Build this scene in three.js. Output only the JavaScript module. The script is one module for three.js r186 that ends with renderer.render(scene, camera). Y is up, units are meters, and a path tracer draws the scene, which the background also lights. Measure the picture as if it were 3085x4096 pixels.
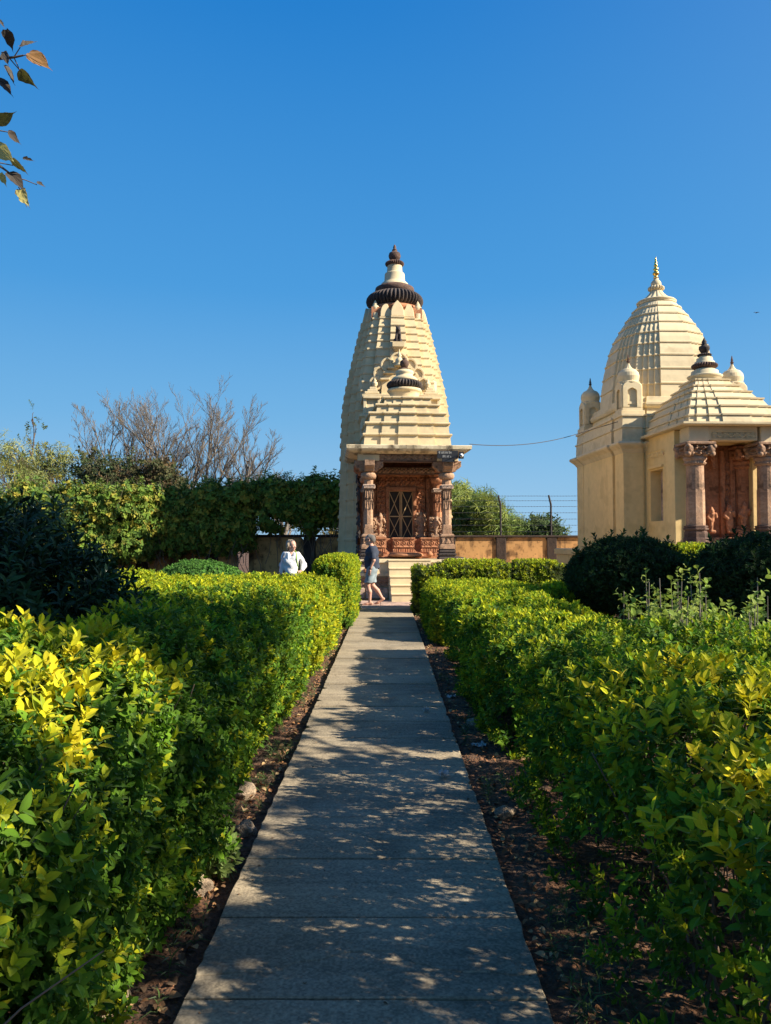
import * as THREE from 'three';
import { mergeGeometries } from 'three/addons/utils/BufferGeometryUtils.js';
import { ImprovedNoise } from 'three/addons/math/ImprovedNoise.js';

// ---------------------------------------------------------------- camera, sky, sun, exposure
const scene = new THREE.Scene();
const camera = new THREE.PerspectiveCamera(67.3, 771 / 1024, 0.05, 1200);
camera.position.set(0, 1.62, 0);
camera.rotation.order = 'YXZ';
camera.rotation.set(2.17 * Math.PI / 180, 0.17 * Math.PI / 180, 0);
const EXPOSURE = 2.3;
const SUN = new THREE.Vector3(0.815, 0.53, 0.234).normalize();
const renderer = new THREE.WebGLRenderer({ antialias: true });
renderer.setSize(771, 1024);
renderer.toneMapping = THREE.LinearToneMapping;
renderer.toneMappingExposure = EXPOSURE;
renderer.shadowMap.enabled = true;
const sun = new THREE.DirectionalLight(new THREE.Color(1, 0.9, 0.74), 5);
sun.position.copy(SUN).multiplyScalar(80).add(new THREE.Vector3(0, 0, -14));
sun.target.position.set(0, 0, -14);
sun.castShadow = true;
Object.assign(sun.shadow.camera, { left: -45, right: 45, top: 45, bottom: -45, near: 1, far: 200 });
sun.shadow.mapSize.set(4096, 4096);
scene.add(sun, sun.target);
{ // a clear winter sky: blue that pales towards the horizon and a little towards the sun
  const W = 512, H = 256, data = new Float32Array(W * H * 4);
  const lin = (r, g, b) => new THREE.Color().setRGB(r / 255, g / 255, b / 255, THREE.SRGBColorSpace);
  const stops = [[-90, lin(120, 160, 190)], [-2, lin(150, 190, 222)], [0, lin(162, 203, 233)], [4, lin(144, 194, 232)], [9, lin(116, 180, 229)], [18, lin(77, 157, 222)], [36, lin(38, 127, 206)], [60, lin(22, 96, 172)], [90, lin(18, 84, 158)]];
  const c = new THREE.Color(), d = new THREE.Vector3();
  for (let j = 0; j < H; j++) for (let i = 0; i < W; i++) {
    const e = ((j + 0.5) / H - 0.5) * Math.PI, a = ((i + 0.5) / W - 0.5) * 2 * Math.PI, deg = e * 180 / Math.PI;
    d.set(Math.cos(a) * Math.cos(e), Math.sin(e), Math.sin(a) * Math.cos(e));
    let k = 1; while (k < stops.length - 1 && deg > stops[k][0]) k++;
    c.copy(stops[k - 1][1]).lerp(stops[k][1], Math.min(1, Math.max(0, (deg - stops[k - 1][0]) / (stops[k][0] - stops[k - 1][0]))));
    const s = Math.max(0, d.dot(SUN)), g = 0.2 * Math.pow(s, 2) + 0.5 * Math.pow(s, 24);
    c.r += g * 0.9; c.g += g * 0.85; c.b += g * 0.75;
    const o = (j * W + i) * 4;
    data[o] = c.r / EXPOSURE; data[o + 1] = c.g / EXPOSURE; data[o + 2] = c.b / EXPOSURE; data[o + 3] = 1;
  }
  const sky = new THREE.DataTexture(data, W, H, THREE.RGBAFormat, THREE.FloatType);
  sky.mapping = THREE.EquirectangularReflectionMapping;
  sky.magFilter = THREE.LinearFilter; sky.minFilter = THREE.LinearFilter; sky.wrapS = THREE.RepeatWrapping;
  sky.needsUpdate = true;
  scene.background = sky; scene.environment = sky;
}

// ---------------------------------------------------------------- helpers
const V = (x, y, z) => new THREE.Vector3(x, y, z), PI = Math.PI, R = (d) => d * PI / 180;
function rng(seed) { let a = seed >>> 0; return () => { a = (a + 0x6d2b79f5) | 0; let t = Math.imul(a ^ (a >>> 15), 1 | a); t = (t + Math.imul(t ^ (t >>> 7), 61 | t)) ^ t; return ((t ^ (t >>> 14)) >>> 0) / 4294967296; }; }
const perlin = new ImprovedNoise(), N3 = (x, y, z) => perlin.noise(x, y, z);
const clamp = (x, a, b) => Math.min(b, Math.max(a, x)), mix = (a, b, t) => a + (b - a) * t;
const smooth = (a, b, x) => { const t = clamp((x - a) / (b - a), 0, 1); return t * t * (3 - 2 * t); };
const used = new Map();
function numbered(name) { const n = used.get(name) ?? 0; used.set(name, n + 1); return n ? name + '_' + String(n).padStart(3, '0') : name; }
function tag(o, label, category, group) { o.userData.label = label; if (category) o.userData.category = category; if (group) o.userData.group = group; return o; }
function thing(name, label, category, pos = [0, 0, 0], turn = 0, group) {
  const o = new THREE.Group(); o.name = numbered(name); o.position.set(...pos); o.rotation.y = turn;
  scene.add(o); return tag(o, label, category, group);
}
function mesh(name, geo, mat, parent) {
  const m = new THREE.Mesh(geo, mat); m.name = name; m.castShadow = m.receiveShadow = true; (parent ?? scene).add(m); return m;
}
function structure(name, geo, mat) { const m = mesh(numbered(name), geo, mat); m.userData.kind = 'structure'; return m; }
function copies(name, geo, mat, items, parent) {
  const m = new THREE.InstancedMesh(geo, mat, items.length); m.name = name; m.castShadow = m.receiveShadow = true;
  items.forEach((it, i) => { m.setMatrixAt(i, it.m); if (it.c) m.setColorAt(i, it.c); });
  m.userData.kind = 'stuff'; (parent ?? scene).add(m); return m;
}
// geometry: everything merged here is non-indexed with position, normal and a uv in metres laid on by the way each face points
function fin(g) {
  if (g.index) g = g.toNonIndexed();
  for (const k of Object.keys(g.attributes)) if (!['position', 'normal'].includes(k)) g.deleteAttribute(k);
  if (!g.attributes.normal) g.computeVertexNormals();
  return g;
}
function boxUV(g) {
  const p = g.attributes.position, uv = new Float32Array(p.count * 2), a = V(), b = V(), c = V(), n = V();
  for (let i = 0; i < p.count; i += 3) {
    a.fromBufferAttribute(p, i); b.fromBufferAttribute(p, i + 1); c.fromBufferAttribute(p, i + 2);
    n.copy(b).sub(a).cross(V().copy(c).sub(a)); const x = Math.abs(n.x), y = Math.abs(n.y), z = Math.abs(n.z);
    [a, b, c].forEach((q, k) => { const o = (i + k) * 2; if (y >= x && y >= z) { uv[o] = q.x; uv[o + 1] = q.z; } else if (x >= z) { uv[o] = q.z; uv[o + 1] = q.y; } else { uv[o] = q.x; uv[o + 1] = q.y; } });
  }
  g.setAttribute('uv', new THREE.BufferAttribute(uv, 2)); return g;
}
const join = (...list) => boxUV(mergeGeometries(list.flat(Infinity).map(fin)));
const at = (g, x = 0, y = 0, z = 0, ry = 0, rx = 0, rz = 0) => { if (rz) g.rotateZ(rz); if (rx) g.rotateX(rx); if (ry) g.rotateY(ry); return g.translate(x, y, z); };
function cap(ring, y, up, out) {
  const pts = ring.map((p) => new THREE.Vector2(p[0], p[1]));
  for (const t of THREE.ShapeUtils.triangulateShape(pts, [])) for (const k of up ? t : [t[0], t[2], t[1]]) out.push(ring[k][0], y, ring[k][1]);
}
// rings of a plan polygon at rising heights; profile rows are [height, ...arguments of the plan]
function loft(plan, profile, { top = true, bottom = false } = {}) {
  const out = [], rings = profile.map((r) => plan(...r.slice(1)));
  for (let k = 0; k + 1 < rings.length; k++) {
    const a = rings[k], b = rings[k + 1], ya = profile[k][0], yb = profile[k + 1][0], n = a.length;
    for (let i = 0; i < n; i++) {
      const j = (i + 1) % n;
      out.push(a[i][0], ya, a[i][1], a[j][0], ya, a[j][1], b[j][0], yb, b[j][1], a[i][0], ya, a[i][1], b[j][0], yb, b[j][1], b[i][0], yb, b[i][1]);
    }
  }
  if (top) cap(rings.at(-1), profile.at(-1)[0], true, out);
  if (bottom) cap(rings[0], profile[0][0], false, out);
  const g = new THREE.BufferGeometry(); g.setAttribute('position', new THREE.Float32BufferAttribute(out, 3)); g.computeVertexNormals(); return g;
}
const rect = (w, d = w) => [[w, d], [w, -d], [-w, -d], [-w, d]];
const ngon = (n, turn = 0) => (r) => Array.from({ length: n }, (_, i) => [Math.cos(-i / n * 2 * PI + turn) * r, Math.sin(-i / n * 2 * PI + turn) * r]);
const QUARTER = [[0.19, 1], [0.19, 0.88], [0.5, 0.88], [0.5, 0.77], [0.7, 0.77], [0.7, 0.7], [0.77, 0.7], [0.77, 0.5], [0.88, 0.5], [0.88, 0.19], [1, 0.19]];
function steppedPlan(quarter) {
  return (w, d = w) => {
    const rev = [...quarter].reverse();
    return [...quarter.map(([x, z]) => [x * w, z * d]), ...rev.map(([x, z]) => [x * w, -z * d]), ...quarter.map(([x, z]) => [-x * w, -z * d]), ...rev.map(([x, z]) => [-x * w, z * d])];
  };
}
const stepped = steppedPlan(QUARTER);
// a block with chamfered edges, standing on y
function block(w, h, d, x = 0, y = 0, z = 0, c = 0.012) {
  c = Math.min(c, w / 4, h / 4, d / 4);
  const p = (s) => { const a = w / 2 - s, b = d / 2 - s; return [[a, b - c], [a, -b + c], [a - c, -b], [-a + c, -b], [-a, -b + c], [-a, b - c], [-a + c, b], [a - c, b]]; };
  return loft(p, [[0, c], [c, 0], [h - c, 0], [h, c]], { bottom: true }).translate(x, y, z);
}
const lathe = (pts, seg = 24) => new THREE.LatheGeometry(pts.map(([r, y]) => new THREE.Vector2(Math.max(r, 1e-4), y)), seg);
const ball = (r, x, y, z, sx = 1, sy = 1, sz = 1, n = 12) => new THREE.SphereGeometry(r, n, Math.ceil(n * 0.7)).scale(sx, sy, sz).translate(x, y, z);
function grid(nu, nv, f, closed = false) {
  const pos = [], idx = [];
  for (let j = 0; j <= nv; j++) for (let i = 0; i <= nu; i++) pos.push(...f(i / nu, j / nv));
  for (let j = 0; j < nv; j++) for (let i = 0; i < nu; i++) { const a = j * (nu + 1) + i, b = a + 1, c = a + nu + 1, e = c + 1; idx.push(a, b, e, a, e, c); }
  const g = new THREE.BufferGeometry(); g.setAttribute('position', new THREE.Float32BufferAttribute(pos, 3)); g.setIndex(idx); g.computeVertexNormals(); return g;
}
// the ribbed cushion stone on a spire: n rounded ribs round a flattened ring
const amalaka = (r, h, n, depth = 0.09) => grid(n * 8, 10, (u, v) => {
  const a = u * 2 * PI, t = v * PI, rib = 1 - depth * (1 - Math.abs(Math.sin(a * n / 2))) * Math.sin(t), q = r * (0.62 + 0.38 * Math.sin(t)) * rib;
  return [Math.cos(a) * q, -Math.cos(t) * h / 2, -Math.sin(a) * q];
});
// carved relief: a sheet in x,y facing +z, pushed out by f(u, v, x, y) in 0..1
const relief = (w, h, nx, ny, amp, f) => grid(nx, ny, (u, v) => [(u - 0.5) * w, v * h, amp * f(u, v, u * w, v * h)]);
function bar(a, b, w, d) {  // a square rod between two points
  const v = b.clone().sub(a), g = new THREE.BoxGeometry(w, v.length(), d);
  g.applyQuaternion(new THREE.Quaternion().setFromUnitVectors(V(0, 1, 0), v.normalize())); return g.translate((a.x + b.x) / 2, (a.y + b.y) / 2, (a.z + b.z) / 2);
}
class MB {  // collects tubes and leaves
  constructor() { this.p = []; this.n = []; this.c = []; this.i = []; this.u = []; }
  v(p, n, c = 1, u = 0, w = 0) { this.p.push(p.x, p.y, p.z); this.n.push(n.x, n.y, n.z); this.c.push(c, c, c); this.u.push(u, w); return this.p.length / 3 - 1; }
  tube(pts, radii, sides = 5) {
    let prev = -1, ref = V(0.31, 0.2, 0.93), len = 0;
    for (let k = 0; k < pts.length; k++) {
      const t = pts[Math.min(k + 1, pts.length - 1)].clone().sub(pts[Math.max(k - 1, 0)]).normalize(), a = ref.clone().addScaledVector(t, -ref.dot(t)).normalize(), b = t.clone().cross(a);
      if (k) len += pts[k].distanceTo(pts[k - 1]);
      const first = this.p.length / 3;
      for (let s = 0; s <= sides; s++) { const q = s / sides * 2 * PI, n = a.clone().multiplyScalar(Math.cos(q)).addScaledVector(b, Math.sin(q)); this.v(pts[k].clone().addScaledVector(n, radii[k]), n, 1, s / sides, len); }
      if (prev >= 0) for (let s = 0; s < sides; s++) this.i.push(prev + s, prev + s + 1, first + s + 1, prev + s, first + s + 1, first + s);
      prev = first; ref = a;
    }
    return this;
  }
  // a leaf from p along dir with its face to n, folded at the midrib; rows are [share of length, half width]
  leaf(p, dir, n, len, rows, fold = 0.25, droop = 0.15, c = 1) {
    const y = dir.clone().normalize(), x = y.clone().cross(n).normalize(), z = x.clone().cross(y);
    const P = (s, w, side) => p.clone().addScaledVector(y, s * len * (1 - 0.3 * droop * s)).addScaledVector(x, side * w * len).addScaledVector(z, len * (Math.abs(side) * w * fold - droop * s * s));
    let prev = null;
    for (const [s, w] of rows) {
      const nl = z.clone().addScaledVector(x, fold * 0.9).addScaledVector(y, droop * 2 * s).normalize(), nr = z.clone().addScaledVector(x, -fold * 0.9).addScaledVector(y, droop * 2 * s).normalize();
      const cur = w < 1e-3 ? (() => { const k = this.v(P(s, 0, 0), z, c, 0.5, s); return [k, k, k, k]; })() : [this.v(P(s, w, -1), nl, c, 0, s), this.v(P(s, 0, 0), nl, c, 0.5, s), this.v(P(s, 0, 0), nr, c, 0.5, s), this.v(P(s, w, 1), nr, c, 1, s)];
      if (prev) this.i.push(prev[0], prev[1], cur[1], prev[0], cur[1], cur[0], prev[2], prev[3], cur[3], prev[2], cur[3], cur[2]);
      prev = cur;
    }
    return this;
  }
  build(color = true) {
    const g = new THREE.BufferGeometry();
    g.setAttribute('position', new THREE.Float32BufferAttribute(this.p, 3)); g.setAttribute('normal', new THREE.Float32BufferAttribute(this.n, 3)); g.setAttribute('uv', new THREE.Float32BufferAttribute(this.u, 2));
    if (color) g.setAttribute('color', new THREE.Float32BufferAttribute(this.c, 3));
    const idx = []; for (let k = 0; k < this.i.length; k += 3) { const [a, b, c] = [this.i[k], this.i[k + 1], this.i[k + 2]]; if (a !== b && b !== c && a !== c) idx.push(a, b, c); }
    g.setIndex(idx); return g;
  }
}
// surface of a distance field by surface nets
function netMesh(f, lo, hi, cell) {
  const n = [0, 1, 2].map((k) => Math.ceil((hi[k] - lo[k]) / cell) + 1), [nx, ny, nz] = n, F = new Float32Array(nx * ny * nz), at3 = (i, j, k) => (k * ny + j) * nx + i;
  for (let k = 0; k < nz; k++) for (let j = 0; j < ny; j++) for (let i = 0; i < nx; i++) F[at3(i, j, k)] = f(lo[0] + i * cell, lo[1] + j * cell, lo[2] + k * cell);
  const id = new Int32Array(nx * ny * nz).fill(-1), pos = [], idx = [];
  for (let k = 0; k < nz - 1; k++) for (let j = 0; j < ny - 1; j++) for (let i = 0; i < nx - 1; i++) {
    let cx = 0, cy = 0, cz = 0, m = 0;
    for (let a = 0; a < 8; a++) for (let b = 0; b < 3; b++) {
      if (a >> b & 1) continue; const c = a | 1 << b;
      const fa = F[at3(i + (a & 1), j + (a >> 1 & 1), k + (a >> 2))], fc = F[at3(i + (c & 1), j + (c >> 1 & 1), k + (c >> 2))];
      if (fa < 0 === fc < 0) continue; const t = fa / (fa - fc);
      cx += (a & 1) + t * ((c & 1) - (a & 1)); cy += (a >> 1 & 1) + t * ((c >> 1 & 1) - (a >> 1 & 1)); cz += (a >> 2) + t * ((c >> 2) - (a >> 2)); m++;
    }
    if (m) { id[at3(i, j, k)] = pos.length / 3; pos.push(lo[0] + (i + cx / m) * cell, lo[1] + (j + cy / m) * cell, lo[2] + (k + cz / m) * cell); }
  }
  const quad = (a, b, c, d, flip) => { if (a < 0 || b < 0 || c < 0 || d < 0) return; flip ? idx.push(a, c, b, a, d, c) : idx.push(a, b, c, a, c, d); };
  for (let k = 1; k < nz - 1; k++) for (let j = 1; j < ny - 1; j++) for (let i = 1; i < nx - 1; i++) {
    const s = F[at3(i, j, k)] < 0;
    if (s !== F[at3(i + 1, j, k)] < 0) quad(id[at3(i, j - 1, k - 1)], id[at3(i, j, k - 1)], id[at3(i, j, k)], id[at3(i, j - 1, k)], !s);
    if (s !== F[at3(i, j + 1, k)] < 0) quad(id[at3(i - 1, j, k - 1)], id[at3(i - 1, j, k)], id[at3(i, j, k)], id[at3(i, j, k - 1)], !s);
    if (s !== F[at3(i, j, k + 1)] < 0) quad(id[at3(i - 1, j - 1, k)], id[at3(i, j - 1, k)], id[at3(i, j, k)], id[at3(i - 1, j, k)], !s);
  }
  const g = new THREE.BufferGeometry(); g.setAttribute('position', new THREE.Float32BufferAttribute(pos, 3)); g.setIndex(idx); g.computeVertexNormals(); return g;
}
// distance to a chain of tapered capsules [a, b, ra, rb] blended with radius k; bones' cross-section may be flattened: [.., sx, sz]
function bones(list, k = 0.03) {
  const B = list.map(([a, b, ra, rb = ra, kk = k]) => ({ a, d: [b[0] - a[0], b[1] - a[1], b[2] - a[2]], ra, rb, kk }));
  for (const b of B) b.l = b.d[0] ** 2 + b.d[1] ** 2 + b.d[2] ** 2 || 1e-9;
  return (x, y, z) => {
    let r = 9;
    for (const b of B) {
      const px = x - b.a[0], py = y - b.a[1], pz = z - b.a[2], t = clamp((px * b.d[0] + py * b.d[1] + pz * b.d[2]) / b.l, 0, 1);
      const d = Math.hypot(px - b.d[0] * t, py - b.d[1] * t, pz - b.d[2] * t) - (b.ra + (b.rb - b.ra) * t);
      const h = Math.max(b.kk - Math.abs(r - d), 0) / b.kk; r = Math.min(r, d) - h * h * b.kk * 0.25;
    }
    return r;
  };
}
// ---------------------------------------------------------------- textures and materials
function wrapNoise(period, seed) {  // value noise that repeats after `period` cells
  const r = rng(seed), T = new Float32Array(period * period).map(() => r());
  return (x, y) => { const xi = Math.floor(x), yi = Math.floor(y), fx = x - xi, fy = y - yi, u = fx * fx * (3 - 2 * fx), v = fy * fy * (3 - 2 * fy), m = (n) => ((n % period) + period) % period, t = (i, j) => T[m(j) * period + m(i)];
    return mix(mix(t(xi, yi), t(xi + 1, yi), u), mix(t(xi, yi + 1), t(xi + 1, yi + 1), u), v); };
}
function fbm(cells, oct, seed) { const l = []; for (let k = 0; k < oct; k++) l.push([cells * 2 ** k, wrapNoise(cells * 2 ** k, seed + k), 0.5 ** k]); const s = l.reduce((a, b) => a + b[2], 0); return (u, v) => l.reduce((a, [c, n, w]) => a + n(u * c, v * c) * w, 0) / s; }
function texture(size, f, srgb = true, metres = 1) {
  const data = new Uint8Array(size * size * 4);
  for (let j = 0; j < size; j++) for (let i = 0; i < size; i++) { const c = f(i / size, j / size), o = (j * size + i) * 4; for (let k = 0; k < 3; k++) data[o + k] = clamp(255 * (c.length ? c[k] : c), 0, 255); data[o + 3] = 255; }
  const t = new THREE.DataTexture(data, size, size, THREE.RGBAFormat); t.wrapS = t.wrapT = THREE.RepeatWrapping; t.magFilter = THREE.LinearFilter; t.minFilter = THREE.LinearMipmapLinearFilter; t.generateMipmaps = true;
  if (srgb) t.colorSpace = THREE.SRGBColorSpace; t.repeat.set(1 / metres, 1 / metres); t.needsUpdate = true; return t;
}
const C = (r, g, b) => new THREE.Color(r, g, b);  // linear
const std = (o) => new THREE.MeshStandardMaterial({ roughness: 0.85, ...o });
const phys = (o) => new THREE.MeshPhysicalMaterial({ roughness: 0.9, ...o });
const plasterMap = (() => { const a = fbm(3, 5, 11), b = fbm(24, 3, 17), s = fbm(6, 4, 23); return texture(512, (u, v) => { const st = smooth(0.62, 0.78, s(u, v)) * 0.05, k = 0.93 + 0.15 * (a(u, v) - 0.5) + 0.07 * (b(u, v) - 0.5) - st; return [k, k * (1 - st * 0.2), k * (1 - st * 0.5)]; }, true, 2.3); })();
const plasterBump = (() => { const a = fbm(8, 5, 31), b = fbm(40, 2, 37); return texture(512, (u, v) => 0.7 * a(u, v) + 0.3 * b(u, v), false, 1.7); })();
const stoneMap = (() => { const a = fbm(4, 5, 41), b = fbm(30, 3, 43), s = fbm(7, 4, 47), w = fbm(11, 3, 49); return texture(512, (u, v) => { const d = smooth(0.56, 0.7, s(u, v)), k = 0.84 + 0.3 * (a(u, v) - 0.5) + 0.25 * (b(u, v) - 0.5) - 0.2 * d, g = 0.10 * smooth(0.55, 0.7, w(u, v)); return [k, k * (0.97 + 0.25 * g), k * (0.95 + 0.5 * g)]; }, true, 1.1); })();
const stoneBump = (() => { const a = fbm(10, 5, 53), b = fbm(60, 2, 59); return texture(512, (u, v) => 0.6 * a(u, v) + 0.4 * b(u, v), false, 0.8); })();
const concreteMap = (() => { const a = fbm(3, 5, 61), b = fbm(200, 2, 67), s = fbm(5, 4, 71), f = wrapNoise(64, 73), g = wrapNoise(6, 74); return texture(1024, (u, v) => { const streak = f(u * 6, v * 64) * 0.6 + f(u * 12, v * 64 + 9) * 0.4, k = 0.80 + 0.34 * (a(u, v) - 0.5) + 0.34 * (b(u, v) - 0.5) + 0.14 * (streak - 0.5) - 0.09 * smooth(0.5, 0.75, s(u, v)), w = g(u * 6, v * 6); return [k, k * (0.985 - 0.02 * w), k * (0.95 - 0.05 * w)]; }, true, 1.9); })();
const concreteBump = (() => { const a = fbm(16, 4, 79), b = fbm(120, 2, 83), f = wrapNoise(64, 85); return texture(1024, (u, v) => 0.5 * a(u, v) + 0.3 * b(u, v) + 0.2 * f(u * 8, v * 64), false, 1.3); })();
const soilMap = (() => { const a = fbm(4, 6, 91), b = fbm(70, 3, 97), s = fbm(9, 4, 101); return texture(1024, (u, v) => { const k = 0.62 + 0.5 * (a(u, v) - 0.5) + 0.6 * (b(u, v) - 0.5), d = smooth(0.5, 0.7, s(u, v)); return [k * (1 - 0.2 * d), k * (0.96 - 0.1 * d), k * 0.9]; }, true, 1.5); })();
const soilBump = (() => { const a = fbm(8, 6, 103), b = fbm(60, 3, 107); return texture(1024, (u, v) => 0.5 * a(u, v) + 0.5 * b(u, v), false, 1.2); })();
const barkMap = (() => { const a = fbm(3, 5, 111), f = wrapNoise(32, 113); return texture(256, (u, v) => { const k = 0.7 + 0.4 * (a(u, v) - 0.5) + 0.35 * (f(u * 32, v * 8) - 0.5); return [k, k * 0.97, k * 0.93]; }, true, 1); })();
const stainedMap = (() => { const a = fbm(3, 5, 131), s = fbm(5, 5, 133), d = fbm(30, 3, 137), f = wrapNoise(24, 139); return texture(512, (u, v) => { const run = smooth(0.55, 0.9, f(u * 24, v * 3)) * 0.22, st = smooth(0.52, 0.7, s(u, v)) * 0.3 + smooth(0.6, 0.8, d(u, v)) * 0.2, k = 0.98 + 0.2 * (a(u, v) - 0.5) - st - run; return [k, k * (1 - 0.1 * st), k * (1 - 0.2 * st)]; }, true, 2.6); })();
const paint = (c, o = {}) => std({ color: c, map: plasterMap, bumpMap: plasterBump, bumpScale: 0.004, roughness: 0.8, ...o });
const stone = (c, o = {}) => std({ color: c, map: stoneMap, bumpMap: stoneBump, bumpScale: 0.012, roughness: 0.9, ...o });
const M = {
  cream: paint(C(0.71, 0.56, 0.325)), ivory: paint(C(0.72, 0.585, 0.355)), yellow: paint(C(0.85, 0.61, 0.265)), greyCream: paint(C(0.74, 0.585, 0.345)),
  sand: stone(C(0.48, 0.305, 0.19)), red: stone(C(0.56, 0.255, 0.125)), pale: stone(C(0.62, 0.47, 0.36)),
  black: stone(C(0.075, 0.06, 0.055)), brown: stone(C(0.16, 0.095, 0.07)), slate: stone(C(0.06, 0.055, 0.055)),
  weathered: paint(C(0.79, 0.66, 0.43), { map: stainedMap }), orange: paint(C(0.62, 0.33, 0.115), { map: stainedMap }), umber: stone(C(0.07, 0.045, 0.032)), concrete: std({ color: C(0.47, 0.40, 0.295), map: concreteMap, bumpMap: concreteBump, bumpScale: 0.006, roughness: 0.9 }),
  soil: std({ color: C(0.30, 0.155, 0.085), map: soilMap, bumpMap: soilBump, bumpScale: 0.05, roughness: 1 }), paving: stone(C(0.56, 0.40, 0.32)), court: stone(C(0.66, 0.52, 0.36)),
  gold: std({ color: C(0.85, 0.55, 0.14), metalness: 1, roughness: 0.28 }), iron: std({ color: C(0.03, 0.022, 0.02), roughness: 0.6 }), wire: std({ color: C(0.10, 0.10, 0.105), metalness: 0.6, roughness: 0.5 }), mesh: std({ color: C(0.022, 0.016, 0.011), roughness: 0.7 }),
  bars: paint(C(0.62, 0.42, 0.2)), bark: std({ color: C(0.20, 0.15, 0.11), map: barkMap, roughness: 1 }), paleBark: std({ color: C(0.36, 0.325, 0.29), map: barkMap, roughness: 1 }), twig: std({ color: C(0.16, 0.11, 0.075), roughness: 1 }), board: std({ color: C(0.012, 0.012, 0.014), roughness: 0.45 }),
  white: std({ color: C(0.75, 0.75, 0.74), roughness: 0.6 }), black2: std({ color: C(0.012, 0.012, 0.014), roughness: 0.4 }),
};
const leafMat = (o) => phys({ color: 0xffffff, vertexColors: true, roughness: 0.95, transmission: 0.4, thickness: 0, side: THREE.DoubleSide, clearcoat: 0.05, clearcoatRoughness: 0.5, specularIntensity: 0.3, ...o });
const LEAF = leafMat({}), GLOSSY = leafMat({ transmission: 0.12, clearcoat: 0.22, clearcoatRoughness: 0.2 }), MATT = leafMat({ clearcoat: 0.05 }), DRY = std({ color: 0xffffff, vertexColors: true, roughness: 1, side: THREE.DoubleSide });

// ---------------------------------------------------------------- foliage
const OVATE = [[0, 0.02], [0.18, 0.17], [0.42, 0.235], [0.7, 0.17], [1, 0]], LANCE = [[0, 0.02], [0.22, 0.10], [0.5, 0.135], [0.78, 0.09], [1, 0]], ROUND = [[0, 0.03], [0.15, 0.27], [0.4, 0.36], [0.7, 0.25], [1, 0]], NEEDLE = [[0, 0.02], [0.4, 0.055], [1, 0]];
// a shoot 1 unit tall: a stem with leaves set round it
function shoot(seed, n, rows, leafLen, { spread = 0.9, droop = 0.2, tip = true, fold = 0.3, bend = 0.15 } = {}) {
  const r = rng(seed), mb = new MB(), top = V((r() - 0.5) * bend, 1, (r() - 0.5) * bend), stem = (t) => top.clone().multiplyScalar(t);
  mb.tube([V(0, 0, 0), stem(0.5), stem(1)], [0.022, 0.016, 0.008], 3);
  for (let k = 0; k < n; k++) {
    const t = 0.12 + 0.86 * k / Math.max(1, n - 1), a = k * 2.4 + r() * 0.5, out = V(Math.cos(a), 0, Math.sin(a)), lift = mix(0.25, tip ? 1.1 : 0.5, t) + (r() - 0.5) * 0.3;
    const dir = out.clone().multiplyScalar(spread).add(V(0, lift, 0)).normalize(), nrm = V(0, 1, 0).addScaledVector(out, -lift * 0.6).add(V(r() - 0.5, 0, r() - 0.5).multiplyScalar(0.5)).normalize();
    mb.leaf(stem(t), dir, nrm, leafLen * (0.75 + 0.45 * r()) * (k === n - 1 ? 0.8 : 1), rows, fold, droop * (0.4 + r()), 0.8 + 0.4 * r());
  }
  return mb.build();
}
const tmpQ = new THREE.Quaternion(), tmpQ2 = new THREE.Quaternion(), UP = V(0, 1, 0);
function place(p, dir, spin, s, sy = s) { tmpQ.setFromUnitVectors(UP, dir); tmpQ2.setFromAxisAngle(UP, spin); return new THREE.Matrix4().compose(p, tmpQ.clone().multiply(tmpQ2), V(s, sy, s)); }
const jit = (c, r, a = 0.25) => { const k = 1 + (r() - 0.5) * 2 * a, h = (r() - 0.5) * a * 0.5; return C(c[0] * k * (1 + h), c[1] * k, c[2] * k * (1 - h)); };
// places for shoots inside a shape given by its distance field, thick near the surface and thin further in
function fill(sdf, lo, hi, n, seed, { shell = 0.1, deep = 0.5, inner = 0.25, low = 0, size = [0.07, 0.11], up = 0.45, wild = 0.5, colors = [[0.07, 0.16, 0.02]], keep } = {}) {
  const r = rng(seed), out = [], e = 0.02;
  for (let tries = 0; out.length < n && tries < n * 400; tries++) {
    const x = mix(lo[0], hi[0], r()), y = mix(lo[1], hi[1], r()), z = mix(lo[2], hi[2], r()), d = sdf(x, y, z);
    if (d > 0 || d < -deep || (d < -shell && r() > inner) || (keep && !keep(x, y, z, d))) continue;
    const g = V(sdf(x + e, y, z) - d, sdf(x, y + e, z) - d, sdf(x, y, z + e) - d).normalize();
    const dir = g.multiplyScalar(0.75).add(V((r() - 0.5) * 2 * wild, up + (r() - 0.5) * wild, (r() - 0.5) * 2 * wild)).normalize();
    out.push({ m: place(V(x, y, z), dir, r() * 6.3, mix(size[0], size[1], r())), c: jit(colors[Math.floor(r() * colors.length)], r), p: V(x, y, z), dir });
  }
  return out;
}
const roundBox = (cx, cy, cz, hx, hy, hz, rad, amp = 0.05, fr = 2.3) => (x, y, z) => {
  const qx = Math.abs(x - cx) - hx + rad, qy = Math.abs(y - cy) - hy + rad, qz = Math.abs(z - cz) - hz + rad;
  return Math.hypot(Math.max(qx, 0), Math.max(qy, 0), Math.max(qz, 0)) + Math.min(Math.max(qx, qy, qz), 0) - rad + amp * N3(x * fr, y * fr, z * fr) * 1.4 + amp * 0.5 * N3(x * fr * 3.1, y * fr * 3.1 + 7, z * fr * 3.1);
};
const ellipsoid = (cx, cy, cz, rx, ry, rz, amp = 0.04, fr = 3) => (x, y, z) => { const k = Math.hypot((x - cx) / rx, (y - cy) / ry, (z - cz) / rz); return (k - 1) * Math.min(rx, ry, rz) + amp * N3(x * fr, y * fr, z * fr) * 1.5; };
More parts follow.
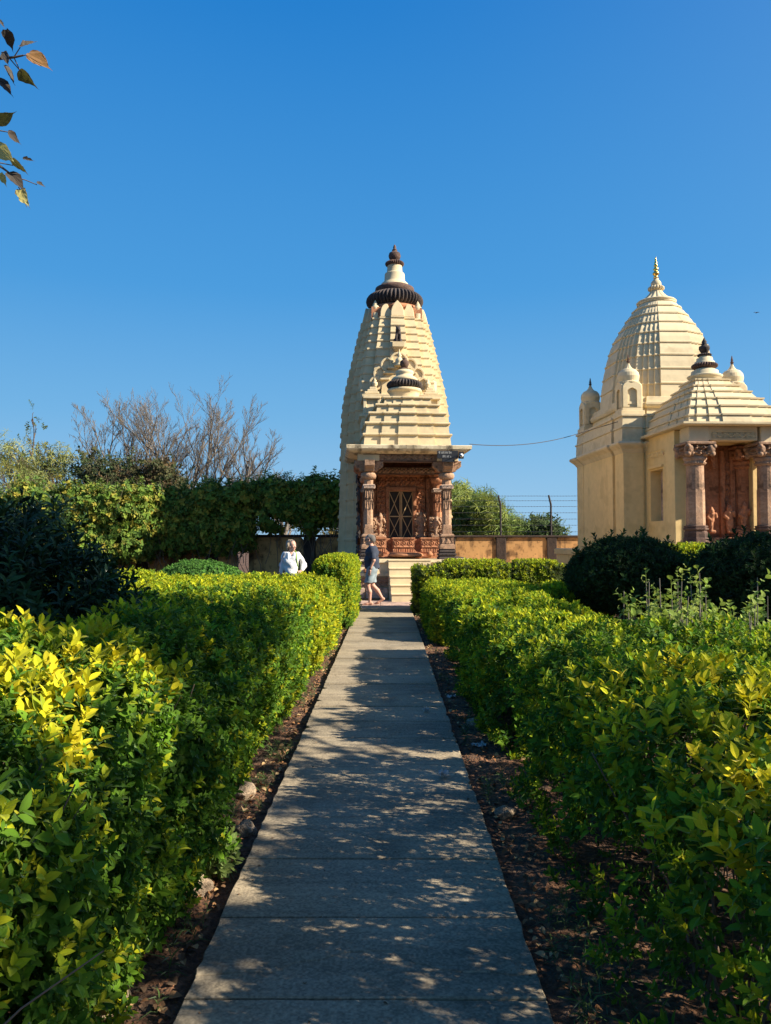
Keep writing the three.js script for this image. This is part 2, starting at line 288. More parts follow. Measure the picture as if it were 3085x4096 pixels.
const HEDGE = [shoot(5, 8, OVATE, 0.62), shoot(6, 7, OVATE, 0.7, { spread: 1.1 }), shoot(7, 9, OVATE, 0.55)];
const YOUNG = [shoot(15, 7, OVATE, 0.6, { spread: 0.75 }), shoot(16, 8, OVATE, 0.55, { spread: 0.6 })];
function stems(lo, hi, n, seed, h, rad = 0.006) {
  const r = rng(seed), mb = new MB();
  for (let k = 0; k < n; k++) {
    let p = V(mix(lo[0], hi[0], r()), lo[1], mix(lo[2], hi[2], r())), d = V((r() - 0.5) * 0.4, 1, (r() - 0.5) * 0.4).normalize(); const pts = [p.clone()], rd = [rad * (0.7 + r())], seg = 5;
    for (let s = 0; s < seg; s++) { d.add(V((r() - 0.5) * 0.6, (r() - 0.3) * 0.3, (r() - 0.5) * 0.6)).normalize(); p = p.clone().addScaledVector(d, h / seg * (0.7 + 0.4 * r())); pts.push(p); rd.push(rd[0] * (1 - 0.15 * (s + 1))); }
    mb.tube(pts, rd, 4);
  }
  return mb.build(false);
}
// ---------------------------------------------------------------- the ground, the path, the paving
const SOIL = -0.07;
{
  const g = grid(150, 150, (u, v) => { const x = Math.sinh((u - 0.5) * 11.4) * 2.0, z = -12 - Math.sinh((v - 0.5) * 11.4) * 2.0; const near = Math.exp(-(x * x + (z + 8) ** 2) / 500); return [x, SOIL + near * (0.03 * N3(x * 1.3, 0, z * 1.3) + 0.012 * N3(x * 5, 3, z * 5)) - 0.02, z]; });
  const p = g.attributes.position, uv = new Float32Array(p.count * 2); for (let i = 0; i < p.count; i++) { uv[2 * i] = p.getX(i); uv[2 * i + 1] = p.getZ(i); } g.setAttribute('uv', new THREE.BufferAttribute(uv, 2));
  const n = g.attributes.normal; if (n.getY(100) < 0) { g.index.array.reverse(); g.computeVertexNormals(); }
  structure('ground', g, M.soil);
  // the strips beside the path, finely modelled
  for (const [x0, x1] of [[-1.7, -0.60], [0.46, 1.75]]) {
    const s = grid(44, 620, (u, v) => { const x = mix(x0, x1, u), z = mix(-0.6, -19.4, v), e = Math.min(1, Math.min(u, 1 - u) * 6); return [x, SOIL + 0.005 + e * (0.03 * N3(x * 2.2, 1, z * 2.2) + 0.022 * N3(x * 8, 3, z * 8) + 0.012 * N3(x * 24, 5, z * 24)), z]; });
    const q = s.attributes.position, w = new Float32Array(q.count * 2); for (let i = 0; i < q.count; i++) { w[2 * i] = q.getX(i); w[2 * i + 1] = q.getZ(i); } s.setAttribute('uv', new THREE.BufferAttribute(w, 2));
    structure('flower_bed', s, M.soil);
  }
}
{ // the path: one slab after another, each cast between ragged edges
  const path = mesh(numbered('path'), at(join(block(1.2, 0.1, 18.6, 0, -0.14, -9.9, 0.01)), -0.08), M.umber); path.userData.kind = 'structure'; tag(path, 'straight grey concrete garden path leading to the temple steps', 'path');
  const r = rng(77); let z = -0.35; const cracked = { 4: 0.35, 6: 0.5, 2: 0.6 };
  const slab = (outline, h, tilt) => {
    const s = new THREE.Shape(outline.map(([x, y]) => new THREE.Vector2(x, y))), g = new THREE.ExtrudeGeometry(s, { depth: 0.075, bevelEnabled: true, bevelThickness: 0.004, bevelSize: 0.004, bevelSegments: 1, steps: 1 });
    g.rotateX(-PI / 2); const p = g.attributes.position; for (let i = 0; i < p.count; i++) p.setY(i, p.getY(i) - 0.079 + h + tilt * p.getX(i) + 0.0016 * N3(p.getX(i) * 3, 0, p.getZ(i) * 3)); g.computeVertexNormals();
    mesh('slab', join(g), M.concrete, path);
  };
  const lineZ = (zz, amp) => Array.from({ length: 9 }, (_, i) => [mix(-0.717, 0.557, i / 8), -(zz + amp * (r() - 0.5))]);
  for (let k = 0; z > -19.1; k++) {
    const len = 0.61 + (r() - 0.5) * 0.05, z1 = Math.max(z - len, -19.2), gap = 0.018 + 0.008 * r(), near = lineZ(z, 0.006), far = lineZ(z1 + gap, 0.006), chip = (n, x, z0, z2) => Array.from({ length: n }, (_, i) => { const t = (i + 1) / (n + 1), big = k > 6 && k < 14 && r() < 0.07 ? 0.05 : 0; return [x + Math.sign(x) * ((r() - 0.6) * 0.012 - big * (x < 0 ? 1 : 0.3)), mix(z0, z2, t)]; });
    const right = chip(9, 0.558, -z, -z1), left = chip(9, -0.718, -z1, -z), h = (r() - 0.5) * 0.012, tilt = (r() - 0.5) * 0.005;
    if (cracked[k]) {  // a slab broken across by a crack
      const c = cracked[k], line = Array.from({ length: 15 }, (_, i) => [mix(-0.713, 0.553, i / 14), -(mix(z, z1, clamp(c + 0.14 * Math.sin(i * 0.55 + k) + (r() - 0.5) * 0.11, 0.12, 0.88)))]);
      slab([...near, ...right.filter((q) => q[1] < line[14][1] - 0.01), ...line.map(([x, y]) => [x, y - 0.0055]).reverse(), ...left.filter((q) => q[1] < line[0][1] - 0.01)], h, tilt);
      slab([...line.map(([x, y]) => [x, y + 0.0055]), ...right.filter((q) => q[1] > line[14][1] + 0.01), ...[...far].reverse(), ...left.filter((q) => q[1] > line[0][1] + 0.01)], h + 0.001, tilt);
    } else slab([...near, ...right, ...[...far].reverse(), ...left], h, tilt);
    z = z1;
  }
  const pave = mesh(numbered('paving'), join(block(6.4, 0.1, 1.9, 0.25, -0.125, -20.15, 0.01)), M.paving); pave.userData.kind = 'structure'; tag(pave, 'strip of pinkish stone paving at the foot of the temple steps', 'paving');
  for (let i = 0; i < 7; i++) for (let j = 0; j < 3; j++) mesh('paving_stone', join(block(0.89, 0.03, 0.62, -2.45 + i * 0.9, -0.027 + 0.002 * ((i * 7 + j * 5) % 3), -19.52 - j * 0.63, 0.006)), M.paving, pave);
  const court = structure('courtyard', join(block(15, 0.05, 15.4, 8.6, -0.1, -27.6, 0.01)), M.court);
}

// ---------------------------------------------------------------- figures for the carvings
function figureField(s, sway = 1) {  // a small standing sculpture, s metres tall, hips swung to one side
  const k = s / 1.75, P = (x, y, z) => [x * k, y * k, z * k], w = sway;
  return bones([[P(0.04 * w, 0.92, 0), P(0, 1.18, 0), 0.15 * k, 0.12 * k], [P(0, 1.18, 0), P(-0.03 * w, 1.38, 0.01), 0.13 * k, 0.16 * k], [P(-0.03 * w, 1.42, 0), P(0, 1.56, 0.02), 0.07 * k, 0.07 * k], [P(0.01 * w, 1.65, 0.03), P(0.01 * w, 1.68, 0.03), 0.12 * k, 0.12 * k], [P(0.01 * w, 1.78, 0), P(0.01 * w, 1.9, 0), 0.09 * k, 0.04 * k],
    [P(-0.06, 0.9, 0), P(-0.1, 0.48, 0.04), 0.11 * k, 0.08 * k], [P(-0.1, 0.48, 0.04), P(-0.06, 0.04, 0), 0.075 * k, 0.05 * k], [P(0.12 * w, 0.9, 0), P(0.1 * w, 0.48, 0.05), 0.11 * k, 0.08 * k], [P(0.1 * w, 0.48, 0.05), P(0.1 * w, 0.04, 0), 0.075 * k, 0.05 * k],
    [P(-0.2, 1.4, 0), P(-0.34, 1.14, 0.04), 0.06 * k, 0.05 * k], [P(-0.34, 1.14, 0.04), P(-0.2, 0.98, 0.12), 0.05 * k, 0.045 * k], [P(0.18, 1.4, 0), P(0.33, 1.2, 0.05), 0.06 * k, 0.05 * k], [P(0.33, 1.2, 0.05), P(0.25, 1.42, 0.14), 0.05 * k, 0.05 * k], [P(-0.1, 0.02, 0.1), P(0.16, 0.02, 0.1), 0.05 * k, 0.05 * k]], 0.05 * k);
}
const statueGeo = (s, sway, fat = 0.045) => netMesh(((f) => (x, y, z) => f(x, y, z) - fat * s)(figureField(s, sway)), [-0.34 * s, -0.08 * s, -0.2 * s], [0.34 * s, 1.22 * s, 0.26 * s], s / 44);
const hump = (x, c, w) => Math.max(0, 1 - ((x - c) / w) ** 2);
const carve = {
  scroll: (n) => (u, v) => { const a = u * n * 2 * PI, c = 0.5 + 0.24 * Math.sin(a), m = ((u * n) % 0.5) * 2 - 0.5, s = Math.sign(Math.sin(a)) || 1, q = Math.hypot(m, (v - 0.5 + s * 0.14) * 1.5); return clamp(Math.max(hump(v, c, 0.11), 0.9 * hump(q, 0.26, 0.1), hump(q, 0, 0.12), v < 0.07 || v > 0.93 ? 0.8 : 0), 0, 1); },
  diamonds: (n) => (u, v) => { const m = Math.abs(((u * n) % 1) - 0.5) * 2, q = m + Math.abs(v - 0.5) * 1.9; return v < 0.09 || v > 0.91 ? 1 : q < 0.35 ? 0.75 : q < 0.62 ? 0 : q < 0.82 ? 0.85 : 0.3; },
  figures: (n, rows = 1) => (u, v) => { const m = ((u * n) % 1) - 0.5, y = (v * rows) % 1, k = Math.floor(u * n) + 3 * Math.floor(v * rows), sw = 0.07 * (k % 2 ? 1 : -1), head = hump(Math.hypot(m - sw, (y - 0.78) * 1.1), 0, 0.13), body = y > 0.08 && y < 0.68 ? hump(m, sw * (y - 0.3) * 2, 0.1 + 0.12 * hump(y, 0.55, 0.2) + 0.05 * hump(y, 0.3, 0.15)) : 0, frame = Math.abs(m) > 0.43 || y < 0.05 || y > 0.94 ? 0.8 : 0; return Math.max(head, body, frame, 0.5 * hump(Math.abs(m), 0.29, 0.06) * hump(y, 0.5, 0.3)); },
  crowd: (n, rows, seed = 1) => (u, v) => { const a = u * n, b = v * rows, m = (a + 0.5 * (Math.floor(b) % 2)) % 1 - 0.5, y = b % 1; return clamp(Math.max(hump(Math.hypot(m, (y - 0.72) * 1.0), 0, 0.2), 0.9 * hump(Math.hypot(m * 1.3 - 0.12 * Math.sin(y * 6 + seed), y - 0.36), 0, 0.36), 0.7 * hump(Math.hypot(Math.abs(m) - 0.36, y - 0.5), 0, 0.17)) + 0.45 * N3(u * n * 3.1, v * rows * 3.1, seed), 0, 1); },
  petals: (n) => (u, v) => { const m = Math.abs(((u * n) % 1) - 0.5) * 2, e = 1 - v; return m < Math.sqrt(Math.max(0, 1 - e * e)) * 0.9 ? 0.35 + 0.65 * (m < 0.25 ? 1 : 0.4) : 0; },
  leaf: (n) => (u, v) => { const m = Math.abs(((u * n) % 1) - 0.5) * 2, y = v; return m < 0.85 * (1 - y) ? (m < 0.4 * (1 - y) ? 1 : 0.45) : y > 0.9 ? 0.8 : m > 0.9 - 0.4 * y ? 0.65 : 0; },
  dentil: (n) => (u) => (((u * n) % 1) < 0.6 ? 1 : 0),
};

// ---------------------------------------------------------------- the temple at the end of the path
{
  const T = thing('temple', 'tall cream temple at the end of the path, with ribbed spire and dark crown stone', 'temple', [0.24, 0, -26.5], R(4.5));
  const fl = 1.1;
  // platform
  const plat = mesh('platform', join(
    loft(rect, [[-0.06, 2.0, 2.4], [0.3, 2.0, 2.4], [0.33, 1.95, 2.35], [0.62, 1.95, 2.35], [0.64, 1.99, 2.39], [0.72, 1.99, 2.39], [0.72, 1.88, 2.3], [1.02, 1.86, 2.28], [1.02, 1.95, 2.36], [1.1, 1.94, 2.35]]).translate(0, 0, 2.45),
    block(4.3, 1.16, 4.6, 0, -0.06, -0.2, 0.05)), M.ivory, T);
  for (const s of [-1, 1]) for (const [i, y] of [[0, 0.02]]) for (let k = 0; k < 2; k++) mesh('base_stone', join(block(0.62, 0.3, 0.16, s * (0.93 + k * 0.66), y, 4.88, 0.015)), M.pale, plat);
  for (const s of [-1, 1]) mesh('carved_band', join(at(relief(1.34, 0.26, 90, 16, 0.03, carve.diamonds(8)), s * 1.26, 0.35, 4.815)), M.sand, plat);
  for (const s of [-1, 1]) mesh('red_block', join(block(0.26, 0.1, 0.22, s * 0.98 - 0.1, 0.64, 4.84, 0.02), block(0.3, 0.12, 0.2, s * 1.15, 0.74, 4.82, 0.03)), M.red, plat);
  // steps
  for (let k = 0; k < 5; k++) {
    const h = 0.22, front = 5.92 - k * 0.27, back = 4.77;
    mesh('step', join(loft(rect, [[k * h - (k ? 0 : 0.03), 0.6, (front - back) / 2], [k * h + h - 0.035, 0.6, (front - back) / 2], [k * h + h - 0.03, 0.612, (front - back) / 2 + 0.022], [k * h + h - 0.006, 0.612, (front - back) / 2 + 0.022], [k * h + h, 0.606, (front - back) / 2 + 0.014]]).translate(0, 0, (front + back) / 2)), M.ivory, T);
  }
  // porch floor furniture: the red moulded plinth before the door
  const plinth = mesh('plinth', join(
    block(2.5, 0.06, 1.0, 0, fl, 3.0, 0.01), loft(rect, [[fl + 0.06, 1.22, 0.35], [fl + 0.12, 1.22, 0.35], [fl + 0.13, 1.15, 0.3], [fl + 0.2, 1.12, 0.28]]).translate(0, 0, 2.85),
    ...[-0.86, 0, 0.86].map((x) => loft(rect, [[fl + 0.12, 0.34, 0.3], [fl + 0.17, 0.36, 0.32], [fl + 0.22, 0.36, 0.32], [fl + 0.3, 0.31, 0.26], [fl + 0.32, 0.33, 0.28], [fl + 0.58, 0.33, 0.28], [fl + 0.6, 0.35, 0.3], [fl + 0.63, 0.34, 0.29]]).translate(x, 0, 2.85)),
    block(2.3, 0.5, 0.4, 0, fl + 0.1, 2.7, 0.02)), M.red, T);
  for (const x of [-0.86, 0, 0.86]) { mesh('carved_panel', join(at(relief(0.6, 0.24, 60, 18, 0.03, carve.diamonds(3)), x, fl + 0.335, 3.13)), M.red, plinth); mesh('carved_panel', join(at(relief(0.64, 0.1, 60, 10, 0.02, carve.dentil(12)), x, fl + 0.19, 3.165)), M.red, plinth); }
  mesh('moonstone', join(at(lathe([[0, 0], [0.5, 0], [0.52, 0.04], [0.5, 0.09], [0.42, 0.12], [0, 0.12]], 28), 0.02, fl + 0.06, 3.55)), M.red, plinth);
  for (const s of [-1, 1]) mesh('conch_stone', join(at(lathe([[0, 0], [0.09, 0.02], [0.1, 0.08], [0.05, 0.15], [0, 0.17]], 12), s * 0.74, fl + 0.06, 3.5), block(0.2, 0.11, 0.14, s * 0.98, fl + 0.06, 3.4)), M.red, plinth);
  // back wall with the carved doorway
  const wall = mesh('porch_wall', join(block(2.75, 2.9, 0.3, 0, fl + 0.1, 1.95, 0.01)), M.red, T);
  const frame = mesh('door_frame', join(...[-1, 1].flatMap((s) => [block(0.1, 1.75, 0.22, s * 0.43, 1.6, 2.19, 0.015), block(0.3, 1.95, 0.14, s * 0.63, 1.55, 2.17, 0.015), block(0.12, 2.1, 0.2, s * 0.86, 1.5, 2.16, 0.02)]), block(0.98, 0.13, 0.24, 0, 3.2, 2.19, 0.015), block(1.5, 0.1, 0.3, 0, 3.66, 2.18, 0.02), block(2.4, 0.12, 0.3, 0, 3.78, 2.15, 0.02)), M.red, T);
  for (const s of [-1, 1]) { mesh('carved_jamb', join(at(relief(0.25, 1.28, 30, 120, 0.07, carve.crowd(2, 9, 3)), s * 0.63, 2.2, 2.23)), M.red, frame); mesh('carved_jamb', join(at(relief(0.09, 1.6, 10, 120, 0.03, carve.scroll(0.5)), s * 0.86, 1.8, 2.26)), M.red, frame); }
  mesh('carved_lintel', join(at(relief(1.44, 0.33, 150, 36, 0.1, carve.crowd(9, 1, 5)), 0, 3.33, 2.22)), M.red, frame);
  for (const x of [-0.62, -0.31, 0, 0.31, 0.62]) mesh('crest_figure', join(at(statueGeo(0.2, 1), x, 3.75, 2.3)), M.red, frame);
  // the grille doors
  for (const s of [-1, 1]) {
    const y0 = 1.66, y1 = 3.2, x0 = s * 0.012, x1 = s * 0.372, z = 2.2, ym = 2.4, door = mesh('grille_door', join(block(0.35, y1 - y0, 0.02, s * 0.19, y0, 2.14, 0.003)), M.mesh, T);
    const f = (n, a, b, w = 0.026) => mesh(n, join(bar(V(a[0], a[1], z), V(b[0], b[1], z), w, 0.022)), M.bars, door);
    f('rail', [x0, y1], [x1, y1]); f('rail', [x0, y0], [x1, y0]); f('rail', [x0, ym], [x1, ym], 0.034); f('stile', [x0 + s * 0.013, y0], [x0 + s * 0.013, y1], 0.03); f('stile', [x1, y0], [x1, y1]);
    for (const [a, b] of [[y0, ym], [ym, y1]]) { const d = 0.004; f('cross_bar', [x0 + s * 0.03, a + 0.02], [x1, b - 0.02], 0.022); const g = join(bar(V(x0 + s * 0.03, b - 0.02, z + d), V(x1, a + 0.02, z + d), 0.022, 0.022)); mesh('cross_bar', g, M.bars, door); }
    mesh('boss', join(ball(0.035, x0 + s * 0.02, ym, z + 0.01, 1, 1, 0.6)), M.bars, door);
  }
  mesh('notice_plate', join(block(0.26, 0.13, 0.015, -0.19, 1.64, 2.26, 0.004)), M.slate, T);
  // two sculptures beside the door, one on the right pilaster, one on the left
  for (const [x, z, s, sw] of [[-0.66, 2.46, 0.62, -1], [0.6, 2.46, 0.66, 1], [1.02, 3.05, 0.52, -1], [-1.0, 3.05, 0.5, 1]]) {
    const st = mesh('sculpture', join(at(statueGeo(s, sw), x, 1.79, z, x > 0.9 ? -0.6 : x < -0.9 ? 0.6 : 0), block(0.34, 0.06, 0.24, x, 1.73, z - 0.02, 0.015)), M.sand, T);
    mesh('back_slab', join(at(relief(0.4, s * 1.16, 40, 60, 0.09, (u, v) => v > 0.62 && Math.hypot((u - 0.5) * 1.0, (v - 0.62) * 1.25) > 0.5 ? 0 : carve.crowd(3, 5, 2)(u, v)), x, 1.76, z - 0.17)), M.sand, st);
  }
  // pillars
  function pillar(x, z, front) {
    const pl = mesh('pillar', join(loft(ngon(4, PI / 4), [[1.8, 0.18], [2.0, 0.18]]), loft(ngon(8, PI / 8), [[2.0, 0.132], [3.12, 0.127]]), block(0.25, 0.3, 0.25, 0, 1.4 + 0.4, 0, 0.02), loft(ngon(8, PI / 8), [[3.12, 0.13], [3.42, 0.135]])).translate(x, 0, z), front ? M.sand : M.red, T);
    const part = (n, m, ...g) => mesh(n, at(join(...g), x, 0, z), m, pl);
    const sq = (rows) => loft((w) => rect(w), rows);
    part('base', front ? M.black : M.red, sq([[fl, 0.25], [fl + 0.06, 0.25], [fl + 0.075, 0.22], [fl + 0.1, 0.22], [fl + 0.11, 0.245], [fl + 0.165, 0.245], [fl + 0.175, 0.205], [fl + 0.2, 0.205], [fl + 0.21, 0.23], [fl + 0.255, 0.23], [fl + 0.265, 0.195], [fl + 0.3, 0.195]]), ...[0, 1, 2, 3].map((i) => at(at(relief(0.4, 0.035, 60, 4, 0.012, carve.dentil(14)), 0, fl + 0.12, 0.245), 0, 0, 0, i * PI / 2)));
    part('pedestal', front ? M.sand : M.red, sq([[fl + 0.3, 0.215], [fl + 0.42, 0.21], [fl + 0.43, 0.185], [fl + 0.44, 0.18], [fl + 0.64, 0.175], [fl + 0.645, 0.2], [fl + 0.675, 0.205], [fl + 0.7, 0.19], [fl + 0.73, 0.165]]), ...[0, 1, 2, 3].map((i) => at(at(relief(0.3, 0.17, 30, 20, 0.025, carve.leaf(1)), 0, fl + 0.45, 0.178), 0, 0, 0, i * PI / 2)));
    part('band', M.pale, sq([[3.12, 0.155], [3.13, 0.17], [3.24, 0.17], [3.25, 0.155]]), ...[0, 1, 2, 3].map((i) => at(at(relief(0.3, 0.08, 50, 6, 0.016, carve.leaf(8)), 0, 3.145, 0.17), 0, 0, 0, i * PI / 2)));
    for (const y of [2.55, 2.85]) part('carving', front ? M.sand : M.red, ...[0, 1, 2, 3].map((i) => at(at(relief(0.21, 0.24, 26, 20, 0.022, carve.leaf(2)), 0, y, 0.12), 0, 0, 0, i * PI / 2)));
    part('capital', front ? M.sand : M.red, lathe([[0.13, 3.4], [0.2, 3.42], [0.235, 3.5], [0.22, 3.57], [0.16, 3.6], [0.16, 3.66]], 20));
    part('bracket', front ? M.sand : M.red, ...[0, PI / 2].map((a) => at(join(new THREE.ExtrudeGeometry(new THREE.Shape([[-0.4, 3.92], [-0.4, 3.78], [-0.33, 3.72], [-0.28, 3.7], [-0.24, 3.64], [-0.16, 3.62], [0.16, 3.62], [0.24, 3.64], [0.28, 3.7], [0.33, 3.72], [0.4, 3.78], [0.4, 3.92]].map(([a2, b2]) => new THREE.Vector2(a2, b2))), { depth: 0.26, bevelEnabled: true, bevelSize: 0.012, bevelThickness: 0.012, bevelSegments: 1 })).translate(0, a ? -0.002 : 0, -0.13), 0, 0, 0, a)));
  }
  for (const [x, z, f] of [[-1.13, 4.3, 1], [1.13, 4.3, 1], [-1.1, 2.75, 0], [1.1, 2.75, 0]]) pillar(x, z, f);
  // beams and the ceiling
  const beam = mesh('beam', join(block(2.5, 0.26, 0.3, 0, 3.9, 4.3, 0.012), ...[-1, 1].map((s) => block(0.28, 0.258, 2.0, s * 1.13, 3.9, 3.15, 0.012)), block(2.3, 0.22, 0.2, 0, 3.66, 3.0, 0.012), block(2.6, 0.06, 2.6, 0, 4.1, 3.2, 0.01)), M.brown, T);
  mesh('carved_beam', join(at(relief(1.72, 0.2, 150, 18, 0.03, carve.scroll(4.5)), 0, 3.94, 4.45)), M.sand, beam);
  mesh('carved_beam', join(at(relief(1.9, 0.17, 150, 16, 0.05, carve.crowd(14, 1, 6)), 0, 3.69, 3.1)), M.sand, beam);
  for (const s of [-1, 1]) mesh('beam_block', join(block(0.62, 0.24, 0.34, s * 1.14, 3.925, 4.31, 0.012)), M.ivory, T);
  // eave slab with its coved underside
  mesh('eave_slab', join(loft(rect, [[4.12, 1.4, 1.5], [4.14, 1.55, 1.62], [4.18, 1.7, 1.74], [4.24, 1.78, 1.8], [4.33, 1.79, 1.81], [4.345, 1.78, 1.8], [4.38, 1.3, 1.35]], { bottom: true }).translate(0, 0, 3.02)), M.weathered, T);
  // porch roof of receding tiers
  const roofPlan = steppedPlan([[0.22, 1], [0.22, 0.965], [0.6, 0.965], [0.6, 0.93], [0.96, 0.93], [0.96, 0.6], [0.98, 0.6], [0.98, 0.22], [1, 0.22]]);
  const roof = mesh('porch_roof', join(loft(rect, [[4.36, 0.9, 0.9], [5.7, 0.6, 0.6]]).translate(0, 0, 3.1)), M.cream, T);
  const tiers = [[4.37, 4.74, 1.33], [4.74, 5.07, 1.27], [5.07, 5.36, 1.16], [5.36, 5.6, 0.95], [5.6, 5.81, 0.72]];
  tiers.forEach(([y0, y1, w], i) => { const d = w * 1.02, b = 0.03; mesh('roof_tier', join(loft(roofPlan, [[y0, w, d], [y1 - 0.075, w - b, d - b], [y1 - 0.07, w + 0.012, d + 0.012], [y1 - 0.045, w + 0.03, d + 0.03], [y1 - 0.012, w + 0.028, d + 0.028], [y1, w + 0.012, d + 0.012], [y1 + 0.006, (tiers[i + 1]?.[2] ?? 0.5) - 0.02, (tiers[i + 1]?.[2] ?? 0.5) - 0.02]])).translate(0, 0, 4.42 - d), M.cream, roof); });
  const fz = 3.38;
  mesh('drum', join(at(lathe([[0.44, 5.8], [0.44, 6.06], [0.5, 6.1], [0.53, 6.15], [0.5, 6.2], [0.4, 6.22]], 36), 0, 0, fz)), M.cream, roof);
  mesh('crown_stone', join(at(amalaka(0.545, 0.27, 34, 0.14), 0, 6.33, fz)), M.black, roof);
  mesh('crown_disc', join(at(lathe([[0.3, 6.42], [0.39, 6.45], [0.4, 6.5], [0.36, 6.55], [0.25, 6.62], [0.26, 6.66], [0.28, 6.7], [0.27, 6.75], [0.19, 6.8], [0.1, 6.82]], 32), 0, 0, fz)), M.ivory, roof);
  mesh('ribbed_ring', join(at(amalaka(0.13, 0.06, 20, 0.2), 0, 6.84, fz)), M.brown, roof);
  mesh('finial', join(at(lathe([[0.03, 6.85], [0.1, 6.89], [0.14, 6.98], [0.135, 7.05], [0.09, 7.1], [0.05, 7.11], [0.075, 7.135], [0.07, 7.15], [0.03, 7.17], [0.0, 7.19]], 20), 0, 0, fz)), M.brown, roof);
  // the vestibule between porch and spire, with its little pavilions
  const vest = mesh('vestibule', join(block(2.5, 3.3, 1.8, 0, 1.1, 0.85, 0.02), loft(rect, [[4.35, 1.24, 0.95], [5.45, 1.26, 1.0], [5.5, 1.34, 1.06], [5.56, 1.34, 1.06], [5.6, 1.2, 0.95], [6.1, 1.14, 0.9], [6.12, 1.24, 0.98], [6.2, 1.25, 0.99], [6.24, 1.1, 0.86]]).translate(0, 0, 1.62)), M.ivory, T);
  mesh('carved_wall', join(...[-1, 1].map((s) => at(relief(1.5, 2.75, 60, 110, 0.16, (u, v) => 0.3 + 0.7 * Math.max(0.9 * (Math.sin(v * 42) > 0.2 ? 1 : 0) * (v < 0.25 || v > 0.8 ? 1 : 0.2), carve.crowd(4, 6, 7)(u, v))), s * 1.24, 1.1, 1.8, s * PI / 2))), M.black, T);
  for (const s of [-1, 1]) {
    const pv = mesh('pavilion', join(block(0.1, 0.5, 0.1, s * 1.16, 5.6, 2.54), block(0.1, 0.5, 0.1, s * 0.72, 5.6, 2.54), block(0.56, 0.08, 0.16, s * 0.94, 6.06, 2.56), block(0.46, 0.07, 0.14, s * 0.94, 6.24, 2.44), block(0.32, 0.07, 0.14, s * 0.92, 6.31, 2.42), block(0.22, 0.08, 0.14, s * 0.9, 6.38, 2.4)), M.ivory, vest);
    mesh('urn', join(at(lathe([[0, 0], [0.08, 0], [0.06, 0.04], [0.1, 0.1], [0.09, 0.16], [0.04, 0.19], [0.07, 0.22], [0.03, 0.26], [0, 0.33]], 16), s * 0.84, 6.46, 2.36)), M.ivory, vest);
  }
  // the lobed gable before the spire
  const gz = 2.3, gy = 6.2, lobes = [[-0.07, 1.12, 0.27], [-0.42, 1.0, 0.2], [0.29, 1.0, 0.2], [-0.65, 0.72, 0.2], [0.52, 0.72, 0.2], [-0.79, 0.42, 0.19], [0.66, 0.42, 0.19]];
  const shape = new THREE.Shape([[-0.62, 0], [-0.62, 0.2], [-0.56, 0.6], [-0.36, 0.95], [-0.14, 1.15], [0.14, 1.15], [0.36, 0.95], [0.56, 0.6], [0.62, 0.2], [0.62, 0]].map(([a, b]) => new THREE.Vector2(a, b)));
  const gable = mesh('lobed_gable', join(new THREE.ExtrudeGeometry(shape, { depth: 0.34, bevelEnabled: false }).translate(0, gy, gz - 0.32)), M.cream, T);
  lobes.forEach(([x, y, r], i) => {
    const disc = new THREE.CylinderGeometry(r, r, 0.3 - i * 0.012, 30).rotateX(PI / 2).translate(x, gy + y, gz - 0.17), out = new THREE.Shape(), a0 = Math.atan2(y - 0.55, x);
    out.absarc(0, 0, r + 0.022, 0, 2 * PI); const hole = new THREE.Path(); hole.absarc(0, 0, r - 0.026, 0, 2 * PI, true); out.holes.push(hole);
    mesh('lobe', join(disc, new THREE.ExtrudeGeometry(out, { depth: 0.045, bevelEnabled: true, bevelSize: 0.01, bevelThickness: 0.01, bevelSegments: 1, curveSegments: 20 }).translate(x, gy + y, gz - 0.03 - i * 0.006)), M.cream, gable);
  });
  for (const [x, y, w] of [[-0.4, 0.7, 0.34], [-0.52, 0.5, 0.3], [-0.28, 0.86, 0.34], [0.3, 0.7, 0.34], [0.42, 0.5, 0.3], [0.14, 0.86, 0.34]]) mesh('ledge', join(block(w, 0.06, 0.16, x, gy + y, gz + 0.05, 0.01)), M.cream, gable);
  mesh('urn', join(at(lathe([[0, 0], [0.17, 0], [0.16, 0.05], [0.1, 0.07], [0.13, 0.14], [0.12, 0.22], [0.06, 0.28], [0.05, 0.31], [0.08, 0.34], [0.03, 0.42], [0.012, 0.55], [0, 0.56]], 20), -0.07, gy + 0.92, gz + 0.16)), M.ivory, gable);
  const ledge = mesh('lion_ledge', join(loft(rect, [[7.84, 0.1, 0.16], [7.92, 0.17, 0.24], [7.94, 0.19, 0.26], [8.1, 0.19, 0.26]], { bottom: true }).translate(-0.03, 0, 1.5)), M.cream, T);
  { // a seated lion of dark stone
    const L = bones([[[0, 0.1, -0.06], [0, 0.2, -0.02], 0.1, 0.09], [[0, 0.2, 0], [0, 0.33, 0.06], 0.09, 0.085], [[0, 0.42, 0.08], [0, 0.46, 0.08], 0.085, 0.075], [[0, 0.42, 0.14], [0, 0.41, 0.18], 0.045, 0.04], [[-0.06, 0.26, 0.1], [-0.06, 0.03, 0.13], 0.035, 0.032], [[0.06, 0.26, 0.1], [0.06, 0.03, 0.13], 0.035, 0.032], [[-0.09, 0.1, -0.04], [-0.1, 0.04, 0.08], 0.06, 0.035], [[0.09, 0.1, -0.04], [0.1, 0.04, 0.08], 0.06, 0.035], [[-0.055, 0.52, 0.06], [-0.06, 0.55, 0.06], 0.022], [[0.055, 0.52, 0.06], [0.06, 0.55, 0.06], 0.022]], 0.035);
    mesh('lion', join(netMesh(L, [-0.2, -0.02, -0.2], [0.2, 0.62, 0.26], 0.014).translate(-0.03, 8.095, 1.56)), M.black, ledge);
  }
